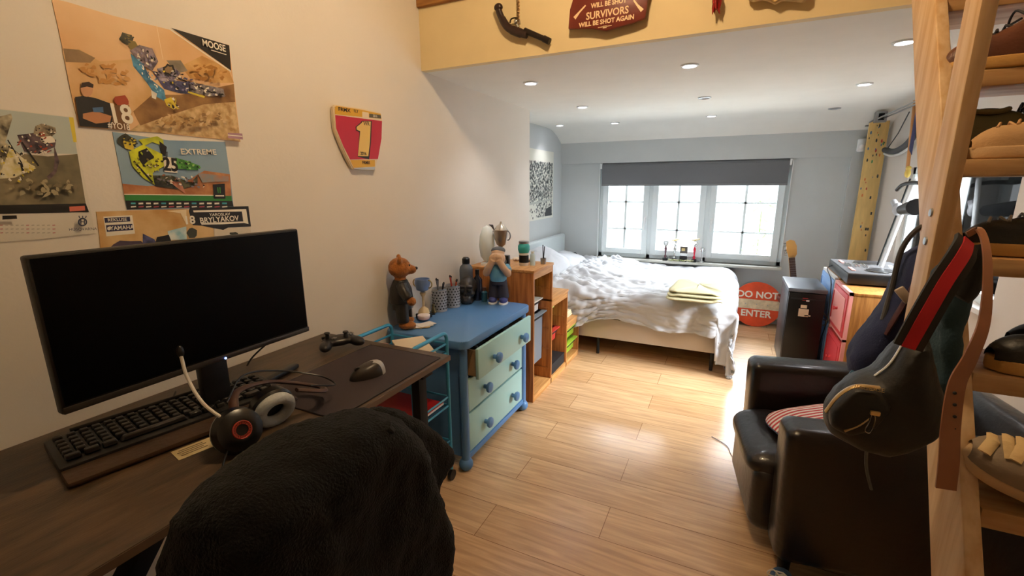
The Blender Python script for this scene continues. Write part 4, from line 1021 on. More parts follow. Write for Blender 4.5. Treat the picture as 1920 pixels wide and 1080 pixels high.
# clamp lamp on a leaning pole
lp = thing('clamp_lamp', 'black cylindrical lamp clamped on a leaning pale pole in front of the right window', 'lamp', (0, 0, 0))
MB().cyl(pt(1716, 335, 1.10), pt(1652, 500, 1.02), .014).build('pole', M_white, lp)
MB().cyl(pt(1707, 335, 1.11), pt(1644, 500, 1.03), .006).build('rear_rod', M_black, lp)
c_ = pt(1683, 392, 1.06)
b = MB(); b.ball(c_, (.03, .03, .045)); b.tube([c_, c_+Vector((-.01, .08, .05))], .02); b.build('clamp', mat('clamp_grey', '#a9aaad', .4), lp)
b = MB(); c2 = pt(1693, 393, 1.05); c3 = pt(1718, 388, 1.02); b.cyl(c2, c3, .035, .05); b.build('lamp_head', M_black, lp)
b = MB(); b.tube(spline([pt(1682, 356, 1.08), pt(1692, 347, 1.07), pt(1706, 343, 1.06), pt(1724, 343, 1.04)]), .013, 8); b.build('handle', M_black, lp)
t = thing('yellow_toy', 'tiny yellow figure hanging beside the window top near the stringer', 'toy', pt(1702, 325, 1.09)); MB().ball((0, 0, 0), (.018, .018, .03)).build('toy_body', mat('toy_yellow', '#e2c25b', .5), t); MB().ball((0, 0, .035), .016).build('toy_head', mat('toy_yellow', '#e2c25b', .5), t)
# ================================================================== PRINTS ON THE LEFT WALL
def wp(px, py, off): p = on('x', WX, px, py); return Vector((WX+off, p.y, p.z))
class Print:
    """flat printed sheet lying on the wall; coordinates measured on that wall"""
    def __init__(s, cx=0, cy=0, k=1): s.b = MB(); s.n = 0; s.cx, s.cy, s.k = cx, cy, k
    def P(s, p, off): return wp(s.cx+p[0]/s.k, s.cy+p[1]/s.k, off)
    def poly(s, pts, m):
        s.n += 1; off = .0022+s.n*.00006
        s.b.mat(m); s.b.poly([s.P(p, off) for p in pts]); return s
    def blob(s, c, rx, ry, m, rot=0, n=10, jag=.15):
        pts = []
        for i in range(n):
            a = 2*PI*i/n; r = 1+jag*math.sin(i*2.7+c[0]); x = rx*r*math.cos(a); y = ry*r*math.sin(a)
            pts.append((c[0]+x*math.cos(rot)-y*math.sin(rot), c[1]+x*math.sin(rot)+y*math.cos(rot)))
        return s.poly(pts, m)
    def line(s, a, c, wd, m):
        dx, dy = c[0]-a[0], c[1]-a[1]; l = math.hypot(dx, dy); nx, ny = -dy/l*wd/2, dx/l*wd/2
        return s.poly([(a[0]+nx, a[1]+ny), (c[0]+nx, c[1]+ny), (c[0]-nx, c[1]-ny), (a[0]-nx, a[1]-ny)], m)
    def text(s, txt, c, e, size, m, bold=0, sx=1, shear=0):
        """txt centred at c, baseline direction towards e, size in measured units"""
        s.n += 1; off = .0027+s.n*.00006
        o = s.P(c, off); x = (s.P(e, off)-o).normalized(); z = Vector((1, 0, 0)); y = z.cross(x)
        scale = (s.P((c[0], c[1]-size/2), off)-s.P((c[0], c[1]+size/2), off)).length
        M = Matrix((x, y, z)).transposed().to_4x4(); M.translation = o
        s.b.mat(m); s.b.text(txt, M, scale*1.35, 0, bold=bold*scale, sx=sx, shear=shear); return s
def speck(p, c, rx, ry, rot, n, cols, seed, r0=3, r1=9):
    rd_ = random.Random(seed)
    for i in range(n):
        a = rd_.random()*2*PI; q = rd_.random()**.5; x = rx*q*math.cos(a); y = ry*q*math.sin(a); X = c[0]+x*math.cos(rot)-y*math.sin(rot); Y = c[1]+x*math.sin(rot)+y*math.cos(rot)
        p.blob((X, Y), rd_.uniform(r0, r1), rd_.uniform(r0, r1)*.6, rd_.choice(cols), rot+rd_.uniform(-.7, .7), 6, .25)
    return p
def sheet(name, label, cat, quad, m, cx=0, cy=0, k=1):
    t = thing(name, label, cat, (0, 0, 0))
    q0 = [wp(cx+p[0]/k, cy+p[1]/k, .0002) for p in quad]; q1 = [v+Vector((.0016, 0, 0)) for v in q0]
    b = MB(); bm = bmesh.new(); A = [bm.verts.new(v) for v in q0]; B = [bm.verts.new(v) for v in q1]; bm.faces.new(A[::-1]); bm.faces.new(B)
    n = len(A)
    for i in range(n): j = (i+1) % n; bm.faces.new((A[i], A[j], B[j], B[i]))
    bmesh.ops.recalc_face_normals(bm, faces=bm.faces); b._add(bm); b.build('poster_sheet', m, t, 0)
    return t
def pm(name, c, **k): return mat('print_'+name, c, .45, **k)
K = dict(cx=0, cy=0, k=2.25)
dust = pm('dust', '#c89c5e', color2='#e0b98a', vscale=9, detail=6)
sheetA = sheet('motocross_poster', 'large sandy poster of a leaping motocross rider, topmost on the left wall', 'poster', [(216, -6), (280, 8), (480, 68), (660, 112), (965, 190), (990, 400), (1013, 598), (660, 560), (332, 536), (300, 400), (262, 200)], pm('dustbase', '#d9ab78', color2='#e6c297', vscale=4), **K)
p = Print(**K)
p.poly([(262, 215), (330, 205), (420, 260), (560, 250), (640, 330), (660, 400), (560, 470), (540, 552), (332, 534), (300, 400)], dust)
p.poly([(265, 205), (330, 210), (400, 245), (380, 265), (275, 262)], pm('hill', '#8f7350', var=.2, vscale=30))
p.poly([(590, 520), (760, 430), (860, 440), (985, 400), (1012, 596), (720, 563), (545, 553)], pm('rubble', '#a98552', color2='#d8bd8d', vscale=50, detail=6))
p.poly([(560, 470), (640, 400), (760, 400), (985, 355), (990, 430), (860, 440), (700, 490), (590, 530)], pm('bank', '#6f4d29', color2='#9a7444', vscale=20))
p.poly([(760, 280), (850, 235), (960, 290), (985, 350), (900, 350), (800, 330)], pm('dust2', '#b98745', color2='#d9b176', vscale=18))
p.poly([(700, 255), (760, 255), (790, 300), (740, 310)], pm('smoke', '#8b8172', var=.3, vscale=20))
blk = pm('black', '#16130f'); blu = pm('suitblue', '#5aa0c8', color2='#2c5c86', vscale=40); wht = pm('white', '#ece6d8'); yel = pm('yellow', '#d9c53f'); nav = pm('navy', '#2c3152', color2='#5a5b86', vscale=50); dgr = pm('dgreen', '#3a3b2c')
p.poly([(720, 118), (965, 192), (973, 298)], blk).line((712, 122), (972, 302), 5, wht)
p.blob((532, 165), 32, 24, dgr, .5).blob((560, 195), 30, 18, pm('olive', '#7a6a34'), .9)
p.poly([(545, 215), (585, 190), (640, 205), (665, 260), (640, 300), (600, 280)], pm('chest', '#4c4455', color2='#9a8a92', vscale=60))
p.poly([(548, 225), (600, 270), (640, 340), (690, 380), (700, 430), (660, 410), (610, 340), (560, 280)], blu)
p.poly([(640, 300), (700, 310), (740, 340), (800, 350), (850, 375), (840, 400), (760, 395), (690, 375)], nav)
p.poly([(660, 290), (720, 275), (760, 310), (720, 350), (670, 340)], pm('plate', '#b9aec0', color2='#3d3a5c', vscale=70))
p.poly([(690, 420), (720, 410), (745, 455), (730, 462), (700, 445)], yel).poly([(635, 380), (660, 395), (655, 420), (638, 412)], wht)
p.blob((710, 295), 26, 24, blk, 0, 14).blob((710, 295), 17, 15, pm('wheelin', '#8c7452'), 0, 14)
p.poly([(790, 345), (870, 360), (940, 375), (945, 400), (880, 408), (800, 385)], pm('wheelgrey', '#5b5462', color2='#aaa39f', vscale=60)).line((790, 388), (860, 410), 8, yel).line((680, 300), (900, 395), 5, blk)
speck(p, (450, 310), 110, 40, .2, 40, [pm('dd3', '#c08c48'), pm('dd4', '#cf9f62')], 9, 6, 22)
p.poly([(312, 410), (350, 405), (400, 415), (470, 440), (470, 543), (332, 532)], pm('shirt', '#141519', var=.4, vscale=20))
p.blob((362, 378), 26, 32, pm('face', '#c99770'), 0, 12, .03).poly([(335, 372), (340, 350), (370, 346), (390, 358), (388, 372), (362, 366)], pm('hair', '#2b1a10'))
p.poly([(345, 480), (400, 470), (465, 490), (460, 515), (400, 522), (345, 500)], pm('arm', '#b98058')).poly([(385, 455), (430, 452), (432, 475), (390, 474)], pm('logo', '#3c5f8a')).blob((508, 425), 34, 22, pm('cap_red', '#a14327'), .1)
p.poly([(470, 445), (540, 445), (540, 550), (470, 545)], pm('plate2', '#6c4a28')).text('18', (503, 485), (540, 488), 80, wht, .03, .85).text('#YO18', (497, 534), (540, 539), 26, wht, .02, .75).text('MOOSE', (898, 195), (950, 209), 28, wht, .03, .8).line((885, 212), (950, 232), 3, wht)
cA = [nav, wht, blk, pm('lilac', '#8d86a8'), pm('greyp', '#7b7480'), yel]
speck(p, (735, 340), 90, 34, .35, 60, cA, 1); speck(p, (860, 385), 80, 14, .3, 30, [wht, pm('greyp', '#7b7480'), blk], 2, 3, 10); speck(p, (605, 240), 44, 34, .9, 34, [blk, wht, pm('chest2', '#6f5f6c'), pm('lilac', '#8d86a8')], 3); speck(p, (615, 320), 90, 18, .95, 26, [pm('suit2', '#2d5f88'), pm('suit3', '#86bcd6'), wht], 4, 3, 8); speck(p, (720, 440), 26, 22, .8, 14, [yel, blk, wht], 5); speck(p, (535, 170), 26, 16, .5, 14, [pm('olive', '#7a6a34'), blk, dgr], 6, 3, 7)
speck(p, (800, 508), 160, 30, -.05, 70, [pm('rub1', '#8a6a40'), pm('rub2', '#d9c094'), pm('rub3', '#b8935c')], 7, 4, 14); speck(p, (860, 310), 80, 34, .1, 40, [pm('dd1', '#a8752f'), pm('dd2', '#cfa160')], 8, 5, 16)
p.poly([(942, 562), (1003, 565), (1006, 590), (943, 584)], pm('pinkstrip', '#a98396')).line((942, 571), (1003, 577), 4, wht)
p.line((640, 110), (668, 255), 2, pm('crease', '#eed6b4'))
p.b.build('poster_print', None, sheetA, 0)
# second poster
sheetB = sheet('motocross_poster', 'smaller poster of a yellow-clad motocross rider under blue sky, below the sandy one', 'poster', [(473, 556), (712, 592), (948, 598), (972, 760), (984, 872), (760, 880), (535, 884), (505, 720)], pm('sky', '#6f93b5', color2='#8ba6bb', vscale=3), **K)
p = Print(**K); grn = pm('green', '#5cab45', color2='#2c6e2e', vscale=60); neon = pm('neon', '#d8df2b', color2='#a9b52a', vscale=40)
p.poly([(514, 775), (620, 785), (760, 780), (860, 720), (968, 735), (975, 830), (522, 828)], pm('dirt', '#a5663c', color2='#c38a5a', vscale=30))
p.poly([(522, 822), (975, 826), (977, 848), (526, 846)], pm('greenstrip', '#2f7d35')).line((522, 820), (900, 824), 4, wht).poly([(527, 846), (978, 848), (983, 871), (535, 883)], blk)
for i in range(13): x = 550+i*32; p.line((x, 858+(i % 2)), (x+20, 858), 7, [wht, pm('cyan', '#3f9fb0'), pm('pinkred', '#b04a5a')][0 if i % 4 else 1]); p.line((x, 873), (x+22, 871), 5, [wht, pm('pinkred', '#b04a5a')][i % 2])
p.poly([(895, 778), (945, 775), (948, 838), (900, 838)], blk).line((915, 790), (918, 815), 5, grn).line((924, 790), (926, 815), 5, grn).line((905, 826), (942, 826), 5, wht)
p.text('EXTREME', (836, 642), (900, 643), 24, wht, .02, 1.1)
p.blob((530, 597), 40, 30, dgr, .3).blob((540, 615), 26, 16, yel, .5)
p.poly([(580, 590), (660, 575), (685, 590), (690, 640), (675, 612), (640, 600), (605, 615)], neon).poly([(668, 595), (700, 620), (695, 660), (676, 648)], blk)
p.poly([(540, 640), (600, 610), (680, 650), (690, 700), (640, 730), (650, 780), (600, 750), (555, 700)], neon).poly([(580, 640), (615, 625), (650, 665), (620, 680), (600, 700), (580, 670)], blk).line((560, 680), (640, 770), 8, blk)
p.poly([(640, 740), (720, 740), (800, 770), (830, 740), (830, 780), (760, 800), (650, 785)], pm('bikedark', '#20231d', color2='#5c5e45', vscale=60)).poly([(685, 660), (740, 668), (745, 730), (690, 725)], wht).text('25', (716, 697), (745, 700), 56, blk, .04, .8)
p.poly([(735, 665), (790, 680), (840, 700), (830, 718), (745, 712)], grn).poly([(705, 760), (760, 770), (780, 818), (740, 790)], pm('boot', '#c9876c')).poly([(830, 730), (880, 735), (960, 745), (960, 765), (850, 770)], pm('wheel3', '#7f8e94', color2='#b57a55', vscale=30)).line((700, 640), (700, 700), 5, blk)
cB = [blk, neon, wht, pm('olive', '#7a6a34'), pm('dkyel', '#8d8f26')]
speck(p, (620, 690), 60, 60, .7, 44, cB, 11, 3, 8); speck(p, (540, 598), 34, 22, .3, 20, [blk, dgr, yel], 12, 3, 7); speck(p, (790, 700), 50, 18, .2, 22, [grn, blk, pm('lgreen', '#9fd07a')], 13, 3, 8); speck(p, (760, 765), 110, 26, .15, 46, [blk, wht, pm('greyp', '#7b7480'), pm('rust', '#9c5a3c')], 14, 3, 9)
p.b.build('poster_print', None, sheetB, 0)
# calendar at the far left
sheetC = sheet('wall_calendar', 'pale wall calendar with a rider picture at the left edge of the picture', 'calendar', [(-120, 440), (0, 458), (308, 494), (345, 700), (400, 985), (150, 1012), (-120, 1030)], pm('paper', '#dcd6ca'), **K)
p = Print(**K)
p.poly([(-120, 446), (0, 462), (298, 496), (325, 650), (-120, 640)], pm('palesky', '#c3cdc6', color2='#aebab8', vscale=3)).poly([(-120, 620), (0, 640), (200, 660), (325, 650), (360, 860), (0, 868), (-120, 870)], pm('grass', '#8d8266', color2='#5e5843', vscale=12))
p.poly([(288, 494), (308, 496), (322, 600), (308, 600)], yel).poly([(-120, 868), (360, 858), (374, 895), (-120, 905)], blk).poly([(290, 872), (355, 868), (358, 888), (292, 892)], pm('salmon', '#d1705c'))
p.poly([(70, 570), (150, 560), (235, 590), (230, 620), (160, 650), (100, 640)], pm('torso', '#2a2230', color2='#6d5a5e', vscale=50)).blob((185, 555), 48, 32, pm('helmet', '#5a5044', color2='#b7a98e', vscale=60), .1).blob((200, 590), 34, 16, wht).blob((175, 566), 14, 10, pm('cap_red', '#a14327'))
p.poly([(225, 610), (248, 680), (235, 730), (205, 760), (195, 745), (222, 720), (228, 680)], pm('torso', '#2a2230')).poly([(-120, 520), (45, 480), (50, 500), (20, 600), (80, 650), (60, 720), (-20, 740), (-120, 700)], pm('bike', '#d9cfae', color2='#3a3428', vscale=30)).poly([(40, 620), (110, 680), (150, 710), (60, 750), (-20, 755), (0, 730)], pm('bikew', '#e7e0c8', color2='#c8b92f', vscale=40)).text('1', (92, 712), (130, 713), 38, blk, .04)
p.line((90, 600), (160, 700), 7, blk).line((30, 590), (90, 690), 5, blk)
speck(p, (150, 610), 80, 40, .2, 44, [blk, wht, pm('torso2', '#6a5660'), pm('cap_red', '#a14327')], 21, 3, 9); speck(p, (185, 550), 44, 26, .1, 24, [blk, wht, pm('hel2', '#8f8468')], 22, 3, 7); speck(p, (50, 690), 90, 70, .5, 60, [blk, wht, pm('cream2', '#e0d6b0'), yel], 23, 3, 10); speck(p, (170, 790), 150, 34, 0, 40, [pm('gr1', '#7a6f55'), pm('gr2', '#a29879')], 24, 6, 20)
p.poly([(0, 910), (60, 908), (62, 922), (0, 926)], blk)
for r in range(3):
    for i in range(11): x = -10+i*22; p.line((x, 950+r*16-r*0), (x+12, 949+r*16), 3, pm('faint', '#a29d93') if i % 5 else pm('pinkred', '#b04a5a'))
p.blob((336, 936), 20, 18, pm('crownink', '#3b4257'), 0, 14, 0).blob((336, 936), 13, 12, pm('paper', '#dcd6ca'), 0, 14, 0).text('H', (336, 936), (350, 937), 18, pm('crownink', '#3b4257'), .03)
for dx in (-12, 0, 12): p.line((336+dx, 920), (336+dx*1.3, 910), 4, pm('crownink', '#3b4257'))
p.text('HUSQVARNA', (338, 966), (370, 965), 12, pm('crownink', '#3b4257'), 0, .95)
p.b.build('calendar_print', None, sheetC, 0)
# lower poster hidden by the monitor
sheetD = sheet('motocross_poster', 'golden poster with a white logo card, half hidden behind the top of the monitor', 'poster', [(404, 893), (560, 888), (784, 882), (830, 890), (900, 965), (910, 1120), (430, 1130), (418, 1000)], pm('gold', '#b98a45', color2='#dcbb86', vscale=10), **K)
p = Print(**K)
p.poly([(434, 914), (556, 908), (568, 985), (447, 997)], wht).poly([(438, 920), (546, 914), (548, 934), (441, 940)], pm('logonavy', '#26284e')).poly([(445, 950), (556, 944), (560, 970), (449, 978)], pm('logonavy', '#26284e')).text('REKLUSE', (493, 927), (540, 925), 13, wht, .02, 1.0).text('YAMAHA', (513, 961), (550, 959), 17, wht, .03, .9)
p.blob((458, 964), 8, 8, wht, 0, 12, 0)
p.blob((530, 1040), 70, 26, pm('purple', '#4b4152'), -.1).poly([(600, 985), (650, 1010), (660, 1030), (600, 1030)], nav).poly([(705, 975), (784, 955), (786, 1010), (710, 1012)], pm('lightblue', '#8fc4d6', color2='#dfe9e8', vscale=30)).poly([(660, 1000), (710, 990), (720, 1015), (650, 1035)], blk)
p.poly([(700, 890), (784, 884), (785, 950), (760, 900)], pm('glow', '#ead7b0')).text('18', (797, 930), (825, 928), 34, wht, .04).blob((808, 983), 22, 22, dgr, 0, 12, .1)
p.b.build('poster_print', None, sheetD, 0)
# name strip
sheetE = sheet('name_sticker', 'black and white name strip reading BRYLYAKOV above the monitor', 'sticker', [(800, 876), (1046, 870), (1057, 955), (960, 960), (940, 970), (850, 952), (812, 950), (795, 890)], blk, **K)
for o in sheetE.children: o.location.x = .0008
p = Print(**K); p.n = 14
p.poly([(812, 888), (1036, 882), (1046, 945), (1025, 940), (1018, 892), (815, 896)], wht).poly([(845, 940), (1030, 934), (1032, 940), (940, 946), (848, 948)], wht).text('BRYLYAKOV', (925, 926), (1000, 921), 23, wht, .03, .95).text('YAROSLAV', (925, 905), (980, 903), 12, wht, .02, 1.1)
p.b.build('sticker_print', None, sheetE, 0)
sheetF = sheet('paper_note', 'plain cream sheet tucked under the black name strip behind the monitor', 'paper', [(903, 962), (1056, 958), (1060, 1100), (905, 1100)], pm('notepaper', '#d9cfbc'), **K)
p = Print(**K); p.n = 6; p.blob((985, 985), 20, 6, dgr).line((930, 1010), (1030, 1006), 4, pm('faint', '#a29d93')); p.b.build('note_print', None, sheetF, 0)

# number plate board
npl = thing('number_plate', 'red and gold motocross number plate with a big 1 mounted on the left wall', 'number plate', (0, 0, 0))
S6 = dict(cx=560, cy=160, k=6.0)
def wx(p, off): return wp(560+p[0]/6, 160+p[1]/6, off)
outl = [(345, 255), (370, 222), (660, 262), (890, 312), (905, 400), (895, 600), (860, 800), (820, 960), (570, 945), (460, 730), (365, 500)]
b = MB(); bm = bmesh.new()
A = [bm.verts.new(wx(q, .001)) for q in outl]; B = [bm.verts.new(wx(q, .022)) for q in outl]; bm.faces.new(A[::-1]); bm.faces.new(B)
for i in range(len(A)): j = (i+1) % len(A); bm.faces.new((A[i], A[j], B[j], B[i]))
bmesh.ops.recalc_face_normals(bm, faces=bm.faces); bmesh.ops.bevel(bm, geom=bm.edges[:], offset=.004, segments=2, affect='EDGES'); b._add(bm); b.build('plate_shell', mat('plate_cream', '#e5d3b4', .35), npl)
p = Print(**S6); p.n = 345
gold = mat('plate_gold', '#dba930', .35); rd = mat('plate_red', '#bc2038', .35)
p.poly([(362, 250), (380, 235), (660, 278), (880, 325), (888, 380), (690, 362), (362, 330)], gold).poly([(365, 338), (680, 378), (895, 405), (890, 600), (850, 830), (535, 836), (460, 690), (378, 490)], rd).poly([(536, 842), (815, 842), (815, 915), (575, 928)], gold).poly([(582, 934), (818, 920), (814, 950), (584, 944)], mat('plate_blue', '#b9c3cf', .4))
p.poly([(672, 300), (745, 312), (745, 380), (672, 372)], mat('plate_cream', '#e5d3b4', .35)).poly([(750, 322), (880, 338), (885, 378), (750, 365)], mat('plate_dark', '#5b5540', .4))
p.poly([(595, 470), (650, 425), (668, 402), (780, 405), (770, 640), (750, 835), (620, 805), (640, 530), (600, 512)], blk).poly([(608, 472), (660, 430), (676, 410), (768, 412), (758, 640), (740, 800), (622, 798), (648, 520), (608, 500)], mat('plate_number', '#e2c16c', .35))
p.text('FRMX', (468, 282), (560, 296), 42, blk, .03, 1.3).text('FLY', (600, 298), (640, 304), 34, blk, .02, 1.0).text('WR', (718, 437), (760, 440), 44, blk, .02).text('2016', (684, 770), (730, 773), 36, blk, .03).text('FRMX', (715, 872), (780, 874), 36, blk, .03).text('2016', (815, 350), (870, 356), 26, wht, .02)
p.b.build('plate_graphics', None, npl, 0)

# ================================================================== THINGS ON THE FASCIA
FYY = YF
def fp(px, py, y=FYY-.03): q = on('y', y, px, py); return q
pi_ = thing('flintlock_pistol', 'dark antique pistol hanging from a chain on the cream beam', 'pistol', (0, 0, 0))
y_ = FYY-.03
b = MB()
def S(px, py): return fp(780+px/4.174, py/4.174, y_)
b.tube(spline([S(645, 50), S(650, 90), S(675, 150), S(720, 215), S(790, 250), S(870, 270)]), [.017]*6+[.016]*10+[.018]*12+[.02]*8+[.018]*5, 14, flat=(.8, 1)); b.ball(S(645, 58), (.022, .016, .018)); b.build('stock', mat('pistol_wood', '#2c1710', .35, var=.3, vscale=30), pi_)
b = MB(); b.cyl(S(850, 240), S(1045, 322), .0135, .0115); b.cyl(S(1000, 302), S(1046, 325), .0145); b.build('barrel', mat('pistol_metal', '#251a16', .35, .5), pi_)
b = MB(); b.tube(spline([S(735, 180), S(745, 150), S(775, 140), S(805, 150), S(812, 190)]), .0035, 8); b.build('trigger_guard', mat('pistol_metal2', '#3a2d22', .3, .7), pi_)
b = MB(); b.ball(S(782, 168), (.010, .008, .012)); b.cyl(S(790, 190), S(800, 215), .006); b.build('hammer', M_chrome, pi_)
b = MB()
for i in range(16): a = S(800, 150-i*14); b.tube([(a.x+.006*math.cos(k*PI/4), a.y+(.004*math.sin(k*PI/4) if i % 2 else 0), a.z+.010*math.sin(k*PI/4)) for k in range(8)], .0018, 6, closed=True)
b.build('chain', mat('chain_brass', '#8b6b42', .4, .6), pi_)
sn = thing('wooden_sign', 'dark red wooden joke sign with gold lettering hanging on the cream beam', 'sign', (0, 0, 0))
x0, x1 = fp(1067, 0).x, fp(1215, 0).x; xm = (x0+x1)/2
pts = [(1067, 56), (1070, 20), (1082, -20), (1075, -40), (1210, -60), (1222, -25), (1216, 0), (1211, 35), (1190, 44), (1165, 51), (1138, 59), (1110, 55), (1090, 55)]
q = [fp(a, c) for a, c in pts]
MB().prism([(v.x, v.z) for v in q], (0, y_+.004, 0), (1, 0, 0), (0, 0, 1), (0, -.018, 0), .004).build('sign_board', mat('sign_red', '#6e2412', .4, var=.15, vscale=20), sn)
b = MB(); b.mat(mat('sign_gold', '#e6c79a', .5)); MX = Matrix.Rotation(R(90), 4, 'X')
def ft(txt, px, py, sz, sx=1): v = on('y', y_-.0145, px, py); b.text(txt, Matrix.Translation(v) @ Matrix.Rotation(R(0), 4, 'Y') @ MX, sz, .0004, bold=.0008, sx=sx)
ft('SURVIVORS', 1138, 25, .040, .9); ft('WILL BE SHOT AGAIN', 1136, 40, .0255, .95); ft('WILL BE SHOT', 1141, 6, .026, .9); ft('TRESPASSERS', 1141, -14, .036, .9)
v = on('y', y_-.0145, 1134, 50); b.bb((v.x-.03, v.y-.0004, v.z-.001), (v.x+.03, v.y, v.z+.002)); b.bb((v.x-.008, v.y-.0004, v.z-.006), (v.x+.008, v.y, v.z+.004))
for s, a, c in ((1, (1077, 34), (1098, 10)), (-1, (1204, 20), (1188, 0))):
    va, vc = on('y', y_-.0145, *a), on('y', y_-.0145, *c); d = (vc-va).normalized(); n_ = Vector((-d.z, 0, d.x))
    b.poly([va-n_*.008, va+n_*.007, va+d*.03+n_*.005, vc+n_*.003, vc-n_*.003, va+d*.03-n_*.003])
b.build('sign_lettering', None, sn, 0)
ch_ = thing('dried_chillies', 'bunch of dark red dried chillies hanging on the cream beam', 'chillies', (0, 0, 0))
random.seed(4); c0 = fp(1343, -20, FYY-.035)
MB().cyl((c0.x, c0.y, c0.z+.16), (c0.x, c0.y, c0.z), .002).build('string', mat('string', '#8a6a3c', .8), ch_)
for i in range(10):
    a = fp(1332+random.random()*24, -20+random.random()*6, FYY-.02-.025*random.random()); e = fp(1334+random.random()*18, 14+random.random()*14, FYY-.02-.03*random.random())
    MB().tube(spline([a, (a+e)/2+Vector((.006*random.uniform(-1, 1), 0, 0)), e], 5), [.006, .007, .008, .008, .008, .008, .007, .006, .005, .003, .001], 8).build('chilli', mat('chilli_red', '#8a1410', .3, var=.4, vscale=40), ch_)
hr = thing('scroll_plaque', 'cream scroll-edged plaque hanging at the top right of the beam', 'plaque', (0, 0, 0))
q = [fp(a, c, y_) for a, c in [(1398, -45), (1516, -52), (1517, -3), (1505, 5), (1485, 3), (1466, 2), (1453, 9), (1442, 3), (1430, 0), (1412, 4), (1400, -2)]]
MB().prism([(v.x, v.z) for v in q], (0, y_+.008, 0), (1, 0, 0), (0, 0, 1), (0, -.02, 0), .005).build('plaque_board', mat('plaque_cream', '#dcc592', .5), hr)
b = MB(); b.tube([fp(a, c, y_-.014) for a, c in [(1404, -3), (1430, -6), (1442, -3), (1453, 3), (1466, -4), (1485, -3), (1508, -3)]], .003, 6); b.build('carved_edge', mat('plaque_edge', '#b9995f', .5), hr)

# ================================================================== ARMCHAIR
M_lth = mat('brown_leather', '#160e0c', .30, bump=.45, bscale=35, var=.25, vscale=8, coat=.15)
ac = thing('armchair', 'dark brown leather tub armchair facing left beneath the hanging bags', 'armchair', (.245, 1.645, 0), R(8))
ac.scale = (1, 1, .92)
# local: +x towards the back, +y towards the far arm; origin at near front corner
W_, D_, H_ = .78, .80, .66
b = MB(); prof = [(.012, .09), (D_, .09), (D_, H_+.02), (0, H_)]
b.prism(prof, (0, 0, 0), (1, 0, 0), (0, 0, 1), (0, .155, 0), .04, 5); b.build('armrest', M_lth, ac, 60)
b = MB(); b.prism(prof, (0, W_-.155, 0), (1, 0, 0), (0, 0, 1), (0, .155, 0), .04, 5); b.build('armrest', M_lth, ac, 60)
b = MB(); b.prism([(D_-.19, .12), (D_, .12), (D_, .70), (D_-.10, .71)], (0, .12, 0), (1, 0, 0), (0, 0, 1), (0, W_-.24, 0), .03); b.build('backrest', M_lth, ac, 60)
b = MB(); b.box((D_/2-.045, W_/2, .235), (D_+.01, W_-.30, .30), .05, None, 4); b.build('seat_base', M_lth, ac, 60)
def seatfn(u, v):
    a = u*2*PI; x = math.copysign(abs(math.cos(a))**.3, math.cos(a)); y = math.copysign(abs(math.sin(a))**.3, math.sin(a)); ph = (v-.5)*PI; c = max(0, math.cos(ph))**.4
    return Vector((D_*.40-.045+x*c*D_*.44, W_/2+y*c*(W_-.31)/2, .375+math.sin(ph)*.078+.012*noise.noise(Vector((x*2, y*3, 1)))*(1 if v > .5 else 0)))
b = MB(); b.grid(seatfn, 72, 18, True); b.build('seat_cushion', M_lth, ac, 80)
for x in (.06, D_-.06):
    for y in (.06, W_-.06): MB().cyl((x, y, 0), (x, y, .10), .018, .024).build('leg', M_blackmat, ac)
cu = thing('striped_cushion', 'red and white striped cushion lying on the armchair seat', 'cushion', (.42, 2.02, .475), R(20), rot=(R(-8), R(-10), R(22)))
M_str = checks('red_stripes', '#d8d2c8', '#b5383a', 13, 0, .85, .5, 'Y')
o = MB().grid(pill(.19, .19, .055), 48, 18, True).build('cushion_cover', M_str, cu, 80)
b = MB(); b.tube([((.186)*math.copysign(abs(math.cos(a))**.6, math.cos(a)), (.186)*math.copysign(abs(math.sin(a))**.6, math.sin(a)), 0) for a in [2*PI*k/48 for k in range(48)]], .005, 6, closed=True); b.build('cushion_piping', mat('piping_blue', '#3f4a66', .8), cu)

# ================================================================== LADDER
M_lad = wood('ladder_pine', '#dcbf98', '#c49c6c', 2, .5, 4, 10)
ld = thing('loft_ladder', 'steep wooden loft ladder whose treads are used as a shoe rack', 'ladder', (0, 0, 0))
SX0, SX1, RX1 = .410, .436, 1.02
def yl(z): return .90+.63*(z-.78)
for x0, x1 in ((SX0, SX1), (RX1, RX1+.026)):
    zt, zb = 2.32, 0.0
    MB().prism([(yl(zb), zb), (yl(zb)+.16, zb), (yl(zt)+.16, zt), (yl(zt), zt)], (x0, 0, 0), (0, 1, 0), (0, 0, 1), (x1-x0, 0, 0), .003).build('stringer', M_lad, ld)
M_tread = wood('tread_pine', '#c8a273', '#a67c4a', 0, .5, 4, 10)
TZ = [.275, .475, .675, .875, 1.075, 1.275, 1.470, 1.670, 1.868, 2.07]
for z in TZ: MB().bb((SX1, yl(z)-.005, z-.036), (RX1, yl(z)+.175, z), .003).build('tread', M_tread, ld)
po = thing('wooden_post', 'upright wooden post hanging from the loft beside the ladder', 'post', (0, 0, 0))
MB().bb((SX0-.026, 1.215, .86), (SX0-.001, 1.295, 2.9), .002).build('post_body', M_lad, po)
for z in (1.30, 1.36): MB().lathe([(0, .004), (.008, .003), (.009, 0)], (SX0-.026, 1.255, z), rot=(0, R(-90), 0)).build('bolt_head', M_steel, po)

